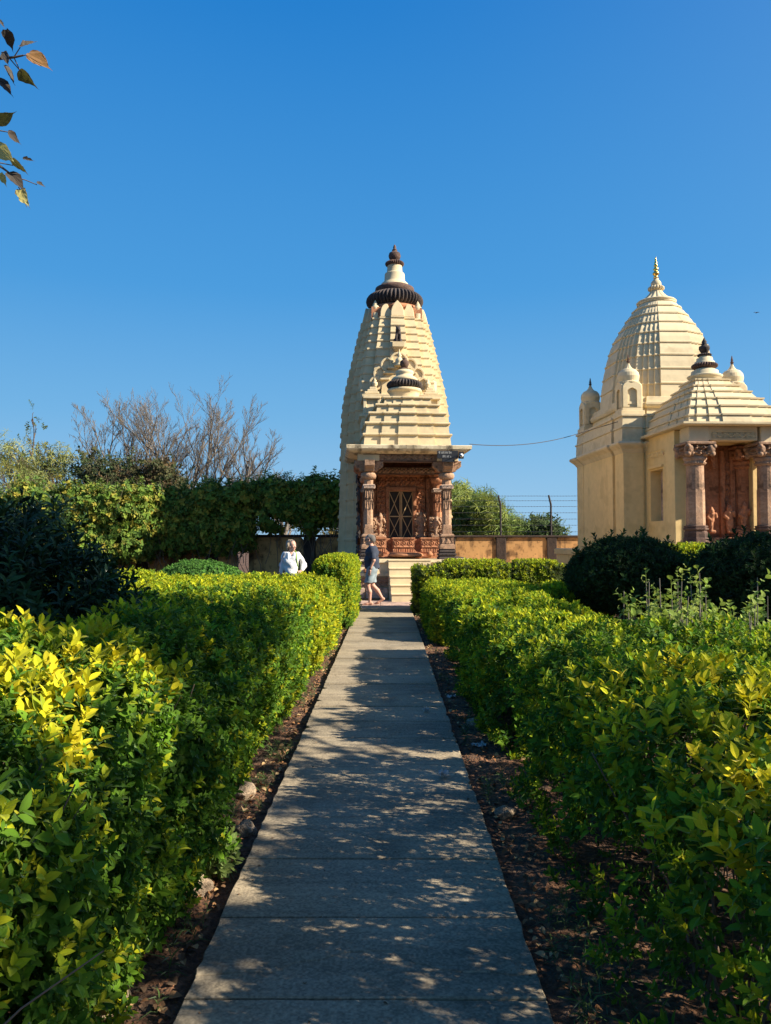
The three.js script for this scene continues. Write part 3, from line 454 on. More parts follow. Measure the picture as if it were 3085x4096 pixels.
  // the spire
  const halfAt = (y) => { const K = [[0, 2.0], [2, 1.93], [5, 1.86], [6.05, 1.83], [6.74, 1.72], [7.41, 1.57], [8.1, 1.41], [8.78, 1.25], [9.12, 1.15], [9.5, 1.04]]; let k = 1; while (k < K.length - 1 && y > K[k][0]) k++; return mix(K[k - 1][1], K[k][1], (y - K[k - 1][0]) / (K[k][0] - K[k - 1][0])); };
  const spire = mesh('spire', join(block(2.6, 6.0, 2.6, 0, 1.0, 0, 0.1), loft(rect, [[7, 1.2], [8, 1.05], [9.0, 0.78]])), M.cream, T);
  const levels = [0, 0.62, 1.1, 1.72, 2.5, 3.05, 3.6, 4.05, 4.5, 4.95]; for (let y = 5.3, h = 0.345; y < 9.0; h *= 0.975, y += h) levels.push(y); levels.push(9.12);
  for (let k = 0; k + 1 < levels.length; k++) {
    const y0 = levels[k], y1 = levels[k + 1], a = halfAt(y0), b = halfAt(y1), lip = y0 < 5 ? 0.045 : 0.032, lh = y0 < 5 ? 0.11 : 0.08, m = mix(a, b, 0.8) - 0.012;
    mesh('spire_tier', join(loft(stepped, [[y0, a], [y1 - lh, m], [y1 - lh + 0.006, m + lip * 0.6], [y1 - lh * 0.6, m + lip], [y1 - lh * 0.25, m + lip], [y1 - 0.004, m + lip * 0.5], [y1, b]])), y0 < 5 ? M.greyCream : M.cream, spire);
  }
  // rounded tabs where the ribs end
  const tab = (w, h, pointed, m = 1) => { const s = new THREE.Shape(); s.moveTo(-w * m, 0); if (pointed) { s.bezierCurveTo(-w * 1.1, h * 0.5, -w * 0.5, h * 0.8, 0, h); s.bezierCurveTo(w * 0.5, h * 0.8, w * 1.1, h * 0.5, w, 0); } else { s.bezierCurveTo(-w * m, h * 0.7, -w * 0.5 * m, h, w * 0.2 * m, h); s.bezierCurveTo(w * 0.5 * m, h * 0.9, w * 0.3 * m, h * 0.6, w * 0.9 * m, h * 0.5); s.lineTo(w * m, 0); } return new THREE.ExtrudeGeometry(s, { depth: 0.26, bevelEnabled: true, bevelSize: 0.02, bevelThickness: 0.02, bevelSegments: 2 }); };
  for (let q = 0; q < 4; q++) {
    const g = (t, x, z, lean = -0.22) => at(at(t, x, 9.09, z - 0.26, 0, lean), 0, 0, 0, q * PI / 2);
    mesh('rib_end', join(g(tab(0.2, 0.54, true), 0, 1.12)), M.cream, spire);
    mesh('rib_end', join(g(tab(0.17, 0.44), -0.38, 1.0)), M.cream, spire);
    mesh('rib_end', join(g(tab(0.17, 0.44, false, -1), 0.38, 1.0)), M.cream, spire);
    mesh('corner_urn', join(at(at(lathe([[0.16, -0.16], [0.16, 0.1], [0.1, 0.12], [0.11, 0.16], [0.145, 0.26], [0.13, 0.34], [0.08, 0.38], [0.09, 0.42], [0.06, 0.46], [0.03, 0.52], [0, 0.57]], 18), 0.72, 9.2, 0.72), 0, 0, 0, q * PI / 2)), M.ivory, spire);
  }
  mesh('neck', join(loft(rect, [[9.05, 0.86], [9.5, 0.85], [9.52, 0.7]]), lathe([[0.98, 9.1], [0.95, 9.2], [0.84, 9.28], [0.8, 9.5], [0.86, 9.56], [0.86, 9.66], [0.7, 9.72]], 40)), M.red, T);
  const crown = mesh('crown_stone', join(amalaka(1.0, 0.56, 44, 0.13).translate(0, 9.93, 0)), M.black, T);
  mesh('upper_disc', join(lathe([[0.6, 10.18], [0.66, 10.24], [0.685, 10.32], [0.67, 10.4], [0.55, 10.47], [0.42, 10.5]], 40)), M.brown, crown);
  mesh('finial_shaft', join(lathe([[0.5, 10.48], [0.47, 10.56], [0.36, 10.66], [0.345, 10.9], [0.335, 10.93], [0.27, 10.97], [0.255, 11.2], [0.24, 11.24]], 32)), M.ivory, crown);
  mesh('ribbed_ring', join(amalaka(0.335, 0.17, 30, 0.16).translate(0, 11.28, 0)), M.brown, crown);
  mesh('finial', join(lathe([[0.06, 11.34], [0.12, 11.38], [0.19, 11.47], [0.215, 11.56], [0.19, 11.66], [0.1, 11.72], [0.06, 11.735], [0.09, 11.76], [0.095, 11.78], [0.05, 11.81], [0.055, 11.87], [0.03, 11.95], [0, 11.98]], 24)), M.brown, crown);
  T.updateMatrixWorld(true);
  // the name board under the eave, a camera beside it
  const B = thing('sign_board', 'black board with white Devanagari lettering hung under the porch eave', 'sign', T.localToWorld(V(1.08, 3.93, 4.86)).toArray(), R(4.5));
  mesh('board', join(block(0.6, 0.22, 0.03, 0, 0.03, 0, 0.005), block(0.36, 0.1, 0.028, 0.02, -0.07, 0, 0.005)), M.board, B);
  { // letters cut as strokes: a head line with hooks, bows and stems under it
    const mb = new MB(), S = (pts, r = 0.0042) => mb.tube(pts.map(([x, y]) => V(x, y, 0.017)), pts.map(() => r), 4);
    const arc = (cx, cy, r, a0, a1, ry = r) => Array.from({ length: 9 }, (_, i) => { const a = R(mix(a0, a1, i / 8)); return [cx + r * Math.cos(a), cy + ry * Math.sin(a)]; });
    const stem = (x, y, h) => S([[x, y], [x, y - h]]), G = {
      shri: (x, y) => { S(arc(x + 0.012, y - 0.018, 0.012, 150, -60)); S([[x + 0.014, y - 0.03], [x + 0.026, y - 0.042]]); stem(x + 0.032, y, 0.05); S([[x + 0.032, y - 0.03], [x + 0.018, y - 0.045]]); stem(x + 0.048, y, 0.05); S(arc(x + 0.04, y + 0.002, 0.01, 0, 170, 0.014)); return 0.06; },
      aa: (x, y) => { S(arc(x + 0.008, y - 0.012, 0.01, 120, -80)); S(arc(x + 0.008, y - 0.034, 0.012, 80, -130)); S([[x + 0.014, y - 0.023], [x + 0.028, y - 0.023]]); stem(x + 0.028, y, 0.05); stem(x + 0.042, y, 0.05); return 0.054; },
      di: (x, y) => { stem(x + 0.004, y, 0.05); S(arc(x + 0.012, y + 0.001, 0.01, 180, 10, 0.014)); S([[x + 0.026, y], [x + 0.026, y - 0.012]]); S(arc(x + 0.025, y - 0.024, 0.011, 80, 290)); S([[x + 0.028, y - 0.034], [x + 0.036, y - 0.048]]); return 0.046; },
      na: (x, y) => { S([[x + 0.004, y - 0.024], [x + 0.026, y - 0.024]]); S(arc(x + 0.005, y - 0.026, 0.005, 0, 360)); stem(x + 0.026, y, 0.05); return 0.036; },
      naa: (x, y) => { G.na(x, y); stem(x + 0.042, y, 0.05); return 0.052; },
      tha: (x, y) => { S(arc(x + 0.008, y - 0.01, 0.006, -20, 300)); S(arc(x + 0.014, y - 0.028, 0.013, 150, 330)); stem(x + 0.03, y, 0.05); return 0.042; },
      ji: (x, y) => { stem(x + 0.004, y, 0.05); S(arc(x + 0.016, y + 0.001, 0.014, 180, 10, 0.014)); S(arc(x + 0.018, y - 0.026, 0.011, 60, -170)); S([[x + 0.02, y - 0.018], [x + 0.036, y - 0.018]]); stem(x + 0.036, y, 0.05); return 0.048; },
      mam: (x, y) => { S([[x + 0.005, y], [x + 0.005, y - 0.034], [x + 0.026, y - 0.034]]); S(arc(x + 0.006, y - 0.038, 0.005, 0, 360)); stem(x + 0.026, y, 0.05); S(arc(x + 0.02, y + 0.013, 0.003, 0, 360)); return 0.036; },
      ra: (x, y) => { S([[x + 0.016, y], [x + 0.018, y - 0.01]]); S(arc(x + 0.008, y - 0.016, 0.01, 40, -100)); S([[x + 0.007, y - 0.025], [x + 0.022, y - 0.048]]); return 0.03; },
      kra: (x, y) => { stem(x + 0.022, y, 0.05); S(arc(x + 0.012, y - 0.022, 0.01, 60, 350)); S(arc(x + 0.032, y - 0.018, 0.009, 150, -60)); S([[x + 0.022, y - 0.032], [x + 0.008, y - 0.046]]); S(arc(x + 0.05, y - 0.047, 0.002, 0, 360)); return 0.064; },
    };
    const line = (word, x, y) => { const x0 = x; for (const l of word) x += G[l](x, y); S([[x0 - 0.002, y], [x - 0.003, y]]); return x + 0.022; };
    let x = line(['shri'], -0.27, 0.215); x = line(['aa', 'di', 'naa', 'tha'], x, 0.215); line(['ji', 'na'], x, 0.215);
    x = line(['mam', 'di', 'ra'], -0.15, 0.105); x = line(['kra'], x, 0.105);
    S(arc(x + 0.012, 0.075, 0.013, 0, 360)); S([[x + 0.0, 0.08], [x + 0.006, 0.1], [x + 0.02, 0.108]]);
    mesh('lettering', mb.build(false), std({ color: C(0.34, 0.34, 0.33), roughness: 0.7 }), B);
  }
  mesh('hanger', join(bar(V(-0.02, 0.24, 0), V(0.05, 0.4, 0.02), 0.012, 0.012), bar(V(0.13, 0.24, 0), V(0.05, 0.4, 0.02), 0.012, 0.012)), M.iron, B);
  const cam = thing('security_camera', 'small dome security camera mounted at the right end of the black sign board', 'camera', T.localToWorld(V(1.47, 4.02, 4.84)).toArray(), R(4.5));
  mesh('backplate', join(block(0.15, 0.2, 0.05, 0, -0.06, 0, 0.01)), M.board, cam); mesh('dome', join(ball(0.055, 0.0, 0.03, 0.05)), M.white, cam); mesh('lens', join(ball(0.028, -0.012, 0.015, 0.092)), M.black2, cam);
}
// ---------------------------------------------------------------- the temple on the right
{
  const T = thing('temple', 'yellow cream temple on the right with a rounded ribbed dome, gilded finial and corner turrets', 'temple', [9.55, -0.486, -27.3], R(2.7));
  T.scale.setScalar(1.3);
  const fl = 1.5;
  mesh('platform', join(loft(rect, [[-0.08, 2.12, 2.75], [0.2, 2.12, 2.75], [0.24, 2.03, 2.65], [1.22, 2.01, 2.63], [1.24, 2.07, 2.69], [1.38, 2.07, 2.69], [1.4, 2.03, 2.65]]).translate(0, 0, -0.2), loft(rect, [[-0.08, 1.35, 1.6], [1.36, 1.3, 1.55], [1.38, 1.34, 1.6], [1.5, 1.34, 1.6]]).translate(0, 0, 3.1)), M.yellow, T);
  mesh('porch_floor', join(block(2.3, 0.03, 2.0, 0, 1.495, 3.6, 0.01)), M.ivory, T);
  // sanctum walls: flat panels with a sunk strip between them
  const wallPlan = steppedPlan([[0.62, 1], [0.62, 0.955], [0.68, 0.955], [0.68, 0.985], [0.985, 0.985], [0.985, 0.68], [0.955, 0.68], [0.955, 0.62], [1, 0.62]]);
  const sanct = mesh('sanctum_wall', join(loft(wallPlan, [[1.4, 1.64, 1.98], [3.84, 1.64, 1.98]])), M.yellow, T);
  mesh('cornice', join(loft(wallPlan, [[3.8, 1.640, 1.980], [3.84, 1.670, 2.010], [3.9, 1.710, 2.050], [3.99, 1.810, 2.150], [4.03, 1.830, 2.170], [4.07, 1.810, 2.150], [4.08, 1.610, 1.950]])), M.ivory, sanct);
  mesh('attic', join(loft(wallPlan, [[4.06, 1.670, 1.990], [4.42, 1.660, 1.980], [4.43, 1.690, 2.010], [4.47, 1.690, 2.010], [4.48, 1.650, 1.970], [4.72, 1.630, 1.950], [4.73, 1.670, 1.990], [4.78, 1.670, 1.990], [4.8, 1.410, 1.600], [5.0, 1.390, 1.580], [5.02, 1.450, 1.640], [5.08, 1.480, 1.670], [5.14, 1.480, 1.670], [5.16, 1.410, 1.600], [5.28, 1.400, 1.590], [5.3, 1.350, 1.520]])), M.ivory, T);
  // the dome: curving courses over a plan of many ribs
  const domeHalf = (y) => { const K = [[5.28, 1.44], [5.7, 1.415], [6.2, 1.35], [6.7, 1.245], [7.15, 1.105], [7.64, 0.85], [8.0, 0.6], [8.2, 0.45]]; let k = 1; while (k < K.length - 1 && y > K[k][0]) k++; return mix(K[k - 1][1], K[k][1], (y - K[k - 1][0]) / (K[k][0] - K[k - 1][0])); };
  const Q = [[0.34, 1], [0.34, 0.955], [0.43, 0.955], [0.43, 0.91], [0.53, 0.91], [0.53, 0.865], [0.62, 0.865], [0.62, 0.82], [0.74, 0.82], [0.74, 0.74], [0.82, 0.74], [0.82, 0.62], [0.865, 0.62], [0.865, 0.53], [0.91, 0.53], [0.91, 0.43], [0.955, 0.43], [0.955, 0.34], [1, 0.34]];
  const domePlan = (w, t) => steppedPlan(Q.map(([a, b]) => { const k = mix(1, 0.985 / Math.hypot(a, b), t); return [a * k, b * k]; }))(w);
  const dome = mesh('dome', join(loft(domePlan, [[5.28, 1.36, 0], [6.2, 1.2, 0], [7.15, 0.9, 0], [8.15, 0.36, 0.6]])), M.ivory, T);
  dome.position.x = 0.06;
  const lv = [5.28]; for (let h = 0.43; lv.at(-1) < 8.12; h = Math.max(0.17, h * 0.93)) lv.push(Math.min(8.17, lv.at(-1) + h));
  for (let k = 0; k + 1 < lv.length; k++) {
    const y0 = lv[k], y1 = lv[k + 1], a = domeHalf(y0), b = domeHalf(y1), round = (y) => smooth(6.6, 8.2, y) * 0.8, lip = 0.026, lh = Math.min(0.06, (y1 - y0) * 0.3), m = mix(a, b, 0.85) - 0.006;
    mesh('dome_course', join(loft(domePlan, [[y0, a, round(y0)], [mix(y0, y1 - lh, 0.5), mix(a, m, 0.48) + 0.006, round(y0)], [y1 - lh, m, round(y1)], [y1 - lh + 0.008, m + lip, round(y1)], [y1 - lh * 0.3, m + lip, round(y1)], [y1, b, round(y1)]])), M.ivory, dome);
  }
  const squash = (...l) => { const g = join(...l), p = g.attributes.position; for (let i = 0; i < p.count; i++) p.setY(i, 4.78 + (p.getY(i) - 4.78) * 0.8); g.computeVertexNormals(); return g; };
  const flute = (r0, r1, y0, y1, n) => grid(n * 6, 8, (u, v) => { const a = u * 2 * PI, c = Math.abs(Math.sin(a * n / 2)), r = mix(r1, r0, Math.pow(1 - v, 1.7)) * (1 - 0.13 * (1 - c) * (1 - 0.6 * v)); return [Math.cos(a) * r, mix(y0, y1, v), -Math.sin(a) * r]; });
  mesh('lotus_cap', join(lathe([[0.4, 8.12], [0.5, 8.15], [0.53, 8.19], [0.5, 8.22], [0.44, 8.22]], 36), flute(0.5, 0.15, 8.2, 8.54, 16)), M.ivory, dome);
  mesh('crown_stone', join(amalaka(0.225, 0.13, 16, 0.2).translate(0, 8.58, 0)), M.ivory, dome);
  mesh('bulb', join(lathe([[0.12, 8.62], [0.14, 8.68], [0.135, 8.74], [0.1, 8.8], [0.06, 8.83], [0.07, 8.86], [0.05, 8.88]], 22)), M.ivory, dome);
  const spike = (h, s = 1) => [[0.04, 0], [0.085, 0.02], [0.05, 0.05], [0.06, 0.08], [0.1, 0.13], [0.085, 0.17], [0.045, 0.2], [0.05, 0.23], [0.08, 0.27], [0.05, 0.31], [0.035, 0.33], [0.06, 0.37], [0.055, 0.4], [0.03, 0.43], [0.045, 0.47], [0.03, 0.5], [0.02, 0.52], [0.035, 0.55], [0.015, 0.6], [0, 0.66]].map(([r, y]) => [r * s, y * h / 0.66]);
  mesh('gilded_finial', join(lathe(spike(0.62, 0.95), 18).translate(0, 8.87, 0)), M.gold, dome);
  // corner turrets
  for (const [sx, sz] of [[-1, 1], [1, 1], [-1, -1], [1, -1]]) {
    const x = sx < 0 ? (sz < 0 ? -1.36 : -1.27) : 1.44, z = sz * 1.42, tz = 4.78, arch = (w, h) => { const s = new THREE.Shape(); s.moveTo(-w, 0); s.lineTo(-w, h - w); s.bezierCurveTo(-w, h - w * 0.4, -w * 0.35, h - w * 0.25, 0, h); s.bezierCurveTo(w * 0.35, h - w * 0.25, w, h - w * 0.4, w, h - w); s.lineTo(w, 0); return s; };
    const tur = mesh('turret', squash(block(0.6, 0.16, 0.6, x, tz, z, 0.01), block(0.52, 0.1, 0.52, x, tz + 0.16, z, 0.01), block(0.42, 0.86, 0.42, x, tz + 0.25, z, 0.01)), M.ivory, T);
    for (let q = 0; q < 4; q++) {
      const outer = arch(0.235, 0.86), inner = new THREE.Path(arch(0.12, 0.62).getPoints(10)); outer.holes.push(inner);
      mesh('niche', squash(at(at(new THREE.ExtrudeGeometry(outer, { depth: 0.06, bevelEnabled: true, bevelSize: 0.008, bevelThickness: 0.008, bevelSegments: 1 }), 0, 0, 0.2), x, tz + 0.27, z, q * PI / 2)), M.ivory, tur);
    }
    mesh('bulb', squash(at(lathe([[0.2, 1.0], [0.27, 1.03], [0.285, 1.08], [0.25, 1.12], [0.26, 1.18], [0.275, 1.28], [0.255, 1.4], [0.19, 1.5], [0.1, 1.55], [0.09, 1.56]], 28), x, tz, z)), M.ivory, tur);
    mesh('lotus_tip', squash(at(flute(0.125, 0.03, 1.53, 1.74, 10), x, tz, z)), M.ivory, tur);
    mesh('spike', squash(at(lathe(spike(0.3, 0.5), 12), x, tz + 1.72, z)), sx < 0 && sz < 0 ? M.iron : M.brown, tur);
  }
  // hall walls with the window
  const holed = new THREE.Shape([[1.3, 1.5], [3.62, 1.5], [3.62, 4.13], [1.3, 4.13]].map(([a, b]) => new THREE.Vector2(a, b))); holed.holes.push(new THREE.Path([[2.2, 2.1], [2.2, 3.32], [2.95, 3.32], [2.95, 2.1]].map(([a, b]) => new THREE.Vector2(a, b))));
  const side = new THREE.ExtrudeGeometry(holed, { depth: 0.3, bevelEnabled: false }).rotateY(-PI / 2);  // x of the shape becomes z
  const hall = mesh('hall_wall', join(side.clone().translate(-0.74, 0, 0), side.clone().translate(1.04, 0, 0), ...[-1, 1].map((s) => block(0.32, 2.62, 0.3, s * 0.9, 1.5, 3.5, 0.01)), block(2.04, 0.3, 0.3, 0, 3.83, 3.4, 0.01)), M.yellow, T);
  mesh('window_back', join(block(0.04, 1.3, 0.9, -0.76, 2.06, 2.58, 0.004)), M.pale, hall);
  mesh('window_hood', join(block(0.1, 0.06, 0.86, -1.05, 3.36, 2.57, 0.01)), M.yellow, hall);
  mesh('stucco_scroll', join(at(relief(1.15, 0.16, 150, 18, 0.02, carve.scroll(4)), -1.038, 3.62, 2.5, -PI / 2)), M.yellow, hall);
  for (const s of [-1, 1]) { const b = mesh('wall_pier', join(block(0.34, 2.2, 0.4, s * 1.02, 1.48, 1.55, 0.02), block(0.3, 0.5, 0.34, s * 1.07, 3.62, 1.62, 0.02)), M.yellow, hall); mesh('wall_bracket', join(at(lathe([[0.02, 0], [0.06, 0.06], [0.15, 0.14], [0.2, 0.24], [0.2, 0.36], [0.17, 0.37]], 16), s * 1.12, 3.25, 1.68), block(0.42, 0.06, 0.38, s * 1.1, 3.6, 1.64, 0.015), ...[0, 1, 2, 3, 4].map((i) => ball(0.05, s * 1.3, 3.5, 1.52 + i * 0.07))), M.ivory, b); }
  // carved doorway inside the porch
  const back = mesh('doorway', join(block(1.5, 2.4, 0.16, 0, 1.5, 3.1, 0.01), ...[-0.72, -0.48, -0.24, 0.24, 0.48, 0.72].map((x) => block(0.12, 2.2, 0.18, x, 1.52, 3.2, 0.025)), block(1.5, 0.2, 0.5, 0, 1.5, 3.4, 0.03), ...[-0.6, 0.6].map((x) => at(lathe([[0.2, 0], [0.22, 0.05], [0.15, 0.1], [0.17, 0.16], [0.13, 0.22]], 16), x, 1.68, 3.42))), M.red, T);
  for (const x of [-0.6, -0.36, 0.36, 0.6]) mesh('carved_jamb', join(at(relief(0.14, 1.5, 20, 120, 0.06, carve.crowd(1, 9, 4)), x, 2.0, 3.21)), M.red, back);
  for (const [x, z, s, sw] of [[-0.42, 3.42, 0.5, 1], [-0.1, 3.4, 0.5, -1], [0.3, 3.42, 0.55, 1], [0.62, 3.5, 0.6, -1]]) mesh('sculpture', join(at(statueGeo(s, sw), x, 1.83, z)), M.red, back);
  mesh('lintel_figure', join(at(statueGeo(0.3, 1), 0, 3.3, 3.3)), M.red, back);
  // pillars
  for (const [x, z] of [[-0.77, 4.05], [0.83, 4.05], [0.72, 3.3], [-0.7, 3.3]]) {
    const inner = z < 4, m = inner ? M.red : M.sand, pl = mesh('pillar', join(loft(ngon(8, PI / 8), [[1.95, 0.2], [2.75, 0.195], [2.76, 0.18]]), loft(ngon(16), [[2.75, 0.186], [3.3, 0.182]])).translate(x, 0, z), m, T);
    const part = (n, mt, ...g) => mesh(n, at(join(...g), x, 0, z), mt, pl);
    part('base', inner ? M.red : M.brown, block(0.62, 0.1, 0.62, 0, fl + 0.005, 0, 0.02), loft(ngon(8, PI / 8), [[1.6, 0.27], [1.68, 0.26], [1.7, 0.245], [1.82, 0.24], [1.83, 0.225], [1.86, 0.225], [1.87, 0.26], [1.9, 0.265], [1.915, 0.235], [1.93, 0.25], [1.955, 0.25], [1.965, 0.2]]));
    part('ring', m, lathe([[0.18, 3.28], [0.22, 3.3], [0.235, 3.33], [0.21, 3.36], [0.225, 3.39], [0.25, 3.42], [0.24, 3.46], [0.2, 3.47]], 24), ...Array.from({ length: 26 }, (_, i) => ball(0.016, Math.cos(i / 26 * 2 * PI) * 0.228, 3.33, Math.sin(i / 26 * 2 * PI) * 0.228, 1, 1, 1, 6)));
    part('capital', m, block(0.44, 0.32, 0.44, 0, 3.46, 0, 0.03), block(0.66, 0.06, 0.66, 0, 3.72, 0, 0.012), ...[0, 1, 2, 3].flatMap((i) => [at(at(join(relief(0.5, 0.24, 60, 30, 0.11, carve.crowd(3, 2, 4))), 0, 3.48, 0.22), 0, 0, 0, i * PI / 2), at(ball(0.1, 0.24, 3.62, 0.24, 1, 1.2, 1), 0, 0, 0, i * PI / 2), at(ball(0.065, 0.27, 3.52, 0.27), 0, 0, 0, i * PI / 2), at(ball(0.06, 0.3, 3.68, 0.28), 0, 0, 0, i * PI / 2)]));
    if (!inner) part('impost_block', M.ivory, block(0.44, 0.35, 0.44, 0, 3.781, 0, 0.012));
  }
  const lin = mesh('lintel', join(block(1.12, 0.31, 0.34, 0, 3.82, 4.06, 0.012), ...[-1, 1].map((s) => block(0.34, 0.3, 0.5, s * 0.77, 3.82, 3.6, 0.012)), block(1.3, 0.1, 1.1, 0, 3.98, 3.55, 0.01)), M.greyCream, T);
  mesh('carved_scroll', join(at(relief(1.0, 0.16, 140, 18, 0.028, carve.scroll(4)), 0.03, 3.86, 4.23)), M.greyCream, lin);
  mesh('eave', join(loft(rect, [[4.13, 1.06, 1.52], [4.14, 1.19, 1.6], [4.155, 1.2, 1.61], [4.2, 1.2, 1.61], [4.21, 1.08, 1.5]], { bottom: true }).translate(0, 0, 2.87)), M.ivory, T);
  const roofPlan = steppedPlan([[0.3, 1], [0.3, 0.975], [0.56, 0.975], [0.56, 0.95], [0.8, 0.95], [0.8, 0.925], [0.95, 0.925], [0.95, 0.8], [0.965, 0.8], [0.965, 0.56], [0.98, 0.56], [0.98, 0.3], [1, 0.3]]);
  const roof = mesh('porch_roof', join(loft(rect, [[4.2, 0.9, 1.2], [5.38, 0.36, 0.4]]).translate(0, 0, 2.9)), M.ivory, T);
  const tr = [[4.2, 4.39, 1.09, 1.56], [4.39, 4.61, 1.035, 1.47], [4.61, 4.82, 0.93, 1.29], [4.82, 5.02, 0.795, 1.06], [5.02, 5.2, 0.635, 0.8], [5.2, 5.38, 0.48, 0.55]];
  tr.forEach(([y0, y1, w, d], i) => { const n = tr[i + 1] ?? [0, 0, 0.36, 0.38]; mesh('roof_tier', join(loft(roofPlan, [[y0, w, d], [y1 - 0.05, mix(w, n[2], 0.55), mix(d, n[3], 0.55)], [y1 - 0.044, mix(w, n[2], 0.55) + 0.03, mix(d, n[3], 0.55) + 0.03], [y1 - 0.01, mix(w, n[2], 0.55) + 0.034, mix(d, n[3], 0.55) + 0.034], [y1, n[2], n[3]]])).translate(0, 0, 2.92), M.ivory, roof); });
  mesh('drum', join(at(lathe([[0.33, 5.36], [0.33, 5.42], [0.38, 5.46], [0.4, 5.5], [0.37, 5.52], [0.31, 5.54], [0.3, 5.62], [0.2, 5.68]], 32), 0, 0, 2.95)), M.ivory, roof);
  mesh('crown_stone', join(at(amalaka(0.3, 0.13, 30, 0.18), 0, 5.75, 2.95)), M.brown, roof);
  mesh('crown_cone', join(at(lathe([[0.24, 5.8], [0.22, 5.85], [0.19, 5.86], [0.18, 5.93], [0.13, 5.95], [0.12, 5.99]], 24), 0, 0, 2.95)), M.ivory, roof);
  mesh('ribbed_ring', join(at(amalaka(0.165, 0.07, 22, 0.2), 0, 6.01, 2.95)), M.black, roof);
  mesh('finial', join(at(lathe([[0.04, 6.04], [0.08, 6.07], [0.125, 6.16], [0.12, 6.22], [0.06, 6.24], [0.075, 6.27], [0.05, 6.3], [0.06, 6.33], [0.03, 6.38], [0, 6.45]], 20), 0, 0, 2.95)), M.black, roof);
}
{ // the cable between the temples
  const mb = new MB(), a = V(2.3, 4.34, -21.5), b = V(6.2, 5.12, -25), c = V(7.95, 5.66, -25.2), pts = [];
  for (let k = 0; k <= 16; k++) { const t = k / 16, p = a.clone().lerp(b, t); p.y -= 0.28 * 4 * t * (1 - t) * 0.6; pts.push(p); } pts.push(c);
  tag(mesh(numbered('cable'), mb.tube(pts, pts.map(() => 0.011), 5).build(false), M.iron), 'thin black cable slung between the two temples', 'cable');
}

// ---------------------------------------------------------------- boundary walls and the wire fence
{
  const wz = -34.5, wallTop = 1.88;
  function boundary(label, x0, x1, z, top, pitch, first, m) {
    const o = thing('boundary_wall', label, 'wall', [0, 0, 0]);
    mesh('coping', join(block(x1 - x0, 0.1, 0.34, (x0 + x1) / 2, top - 0.1, z, 0.02)), M.umber, o);
    let px = x0;
    for (let x = first; x < x1 + pitch; x += pitch) {
      const a = px, b = Math.min(x, x1); px = x;
      if (b > a + 0.4) mesh('panel', join(loft((s) => { const c = (b - a) / 2 - 0.2 - s; return [[c, 0.09], [c, -0.09], [-c, -0.09], [-c, 0.09]]; }, [[-0.1, 0], [top - 0.32, 0], [top - 0.16, 0.06], [top - 0.1, 0.12]]).translate((a + b) / 2, 0, z)), m, o);
      if (x < x1) mesh('pier', join(block(0.44, top + 0.02, 0.3, x, -0.12, z, 0.02)), M.umber, o);
    }
    return o;
  }
  boundary('orange plastered boundary wall with dark piers between the two temples', 2.0, 18, wz, wallTop, 2.26, 2.8, M.orange);
  boundary('tall end stretch of the shaded boundary wall left of the big temple', -5.35, -1.4, -28.6, 1.86, 2.4, -2.9, M.orange);
  boundary('lower stretch of boundary wall under the hanging creeper at the left', -22, -5.36, -28.6, 1.38, 2.6, -19.5, M.orange);
  const r = rng(9);
  function wireFence(label, x0, x1, z, base, posts, rows, bentX, k = 1) {
    const o = thing('wire_fence', label, 'fence');
    for (const x of posts) mesh('post', new MB().tube([V(x, base - 0.2, z), V(x, base + 1.28 * k, z), V(x + bentX, base + 1.66 * k, z + 0.1)], [0.045, 0.045, 0.04], 6).build(false), M.iron, o);
    rows.forEach((y) => {
      const mb = new MB(), pts = [], n = 40; for (let k = 0; k <= n; k++) pts.push(V(mix(x0, x1, k / n) + (y > 1.3 ? bentX * (y - 1.28) / 0.34 : 0), base + y + 0.008 * (r() - 0.5), z + 0.04)); mb.tube(pts, pts.map(() => 0.0065), 4);
      for (let x = x0; x < x1; x += 0.13) { const p = V(x, base + y, z + 0.04); mb.tube([p.clone().add(V(-0.014, 0.02, 0)), p.clone().add(V(0.014, -0.02, 0.01))], [0.005, 0.004], 3); mb.tube([p.clone().add(V(0.012, 0.02, 0)), p.clone().add(V(-0.012, -0.02, -0.01))], [0.005, 0.004], 3); }
      mesh('wire', mb.build(false), M.wire, o);
    });
  }
  wireFence('barbed wire fence on bent iron posts along the orange wall', 1.5, 12, wz, wallTop, [2.8, 5.06, 7.32, 9.58, 11.84], [0.16, 0.45, 0.73, 1.01, 1.29, 1.55, 1.76], -0.12, 1.08);
  wireFence('barbed wire fence swallowed by creeper behind the woman', -20, -1.6, -28.7, 1.7, [-18, -15.4, -12.8, -10.2, -7.6, -5.2, -3.05], [0.3, 0.7, 1.1, 1.5], 0.05);
}
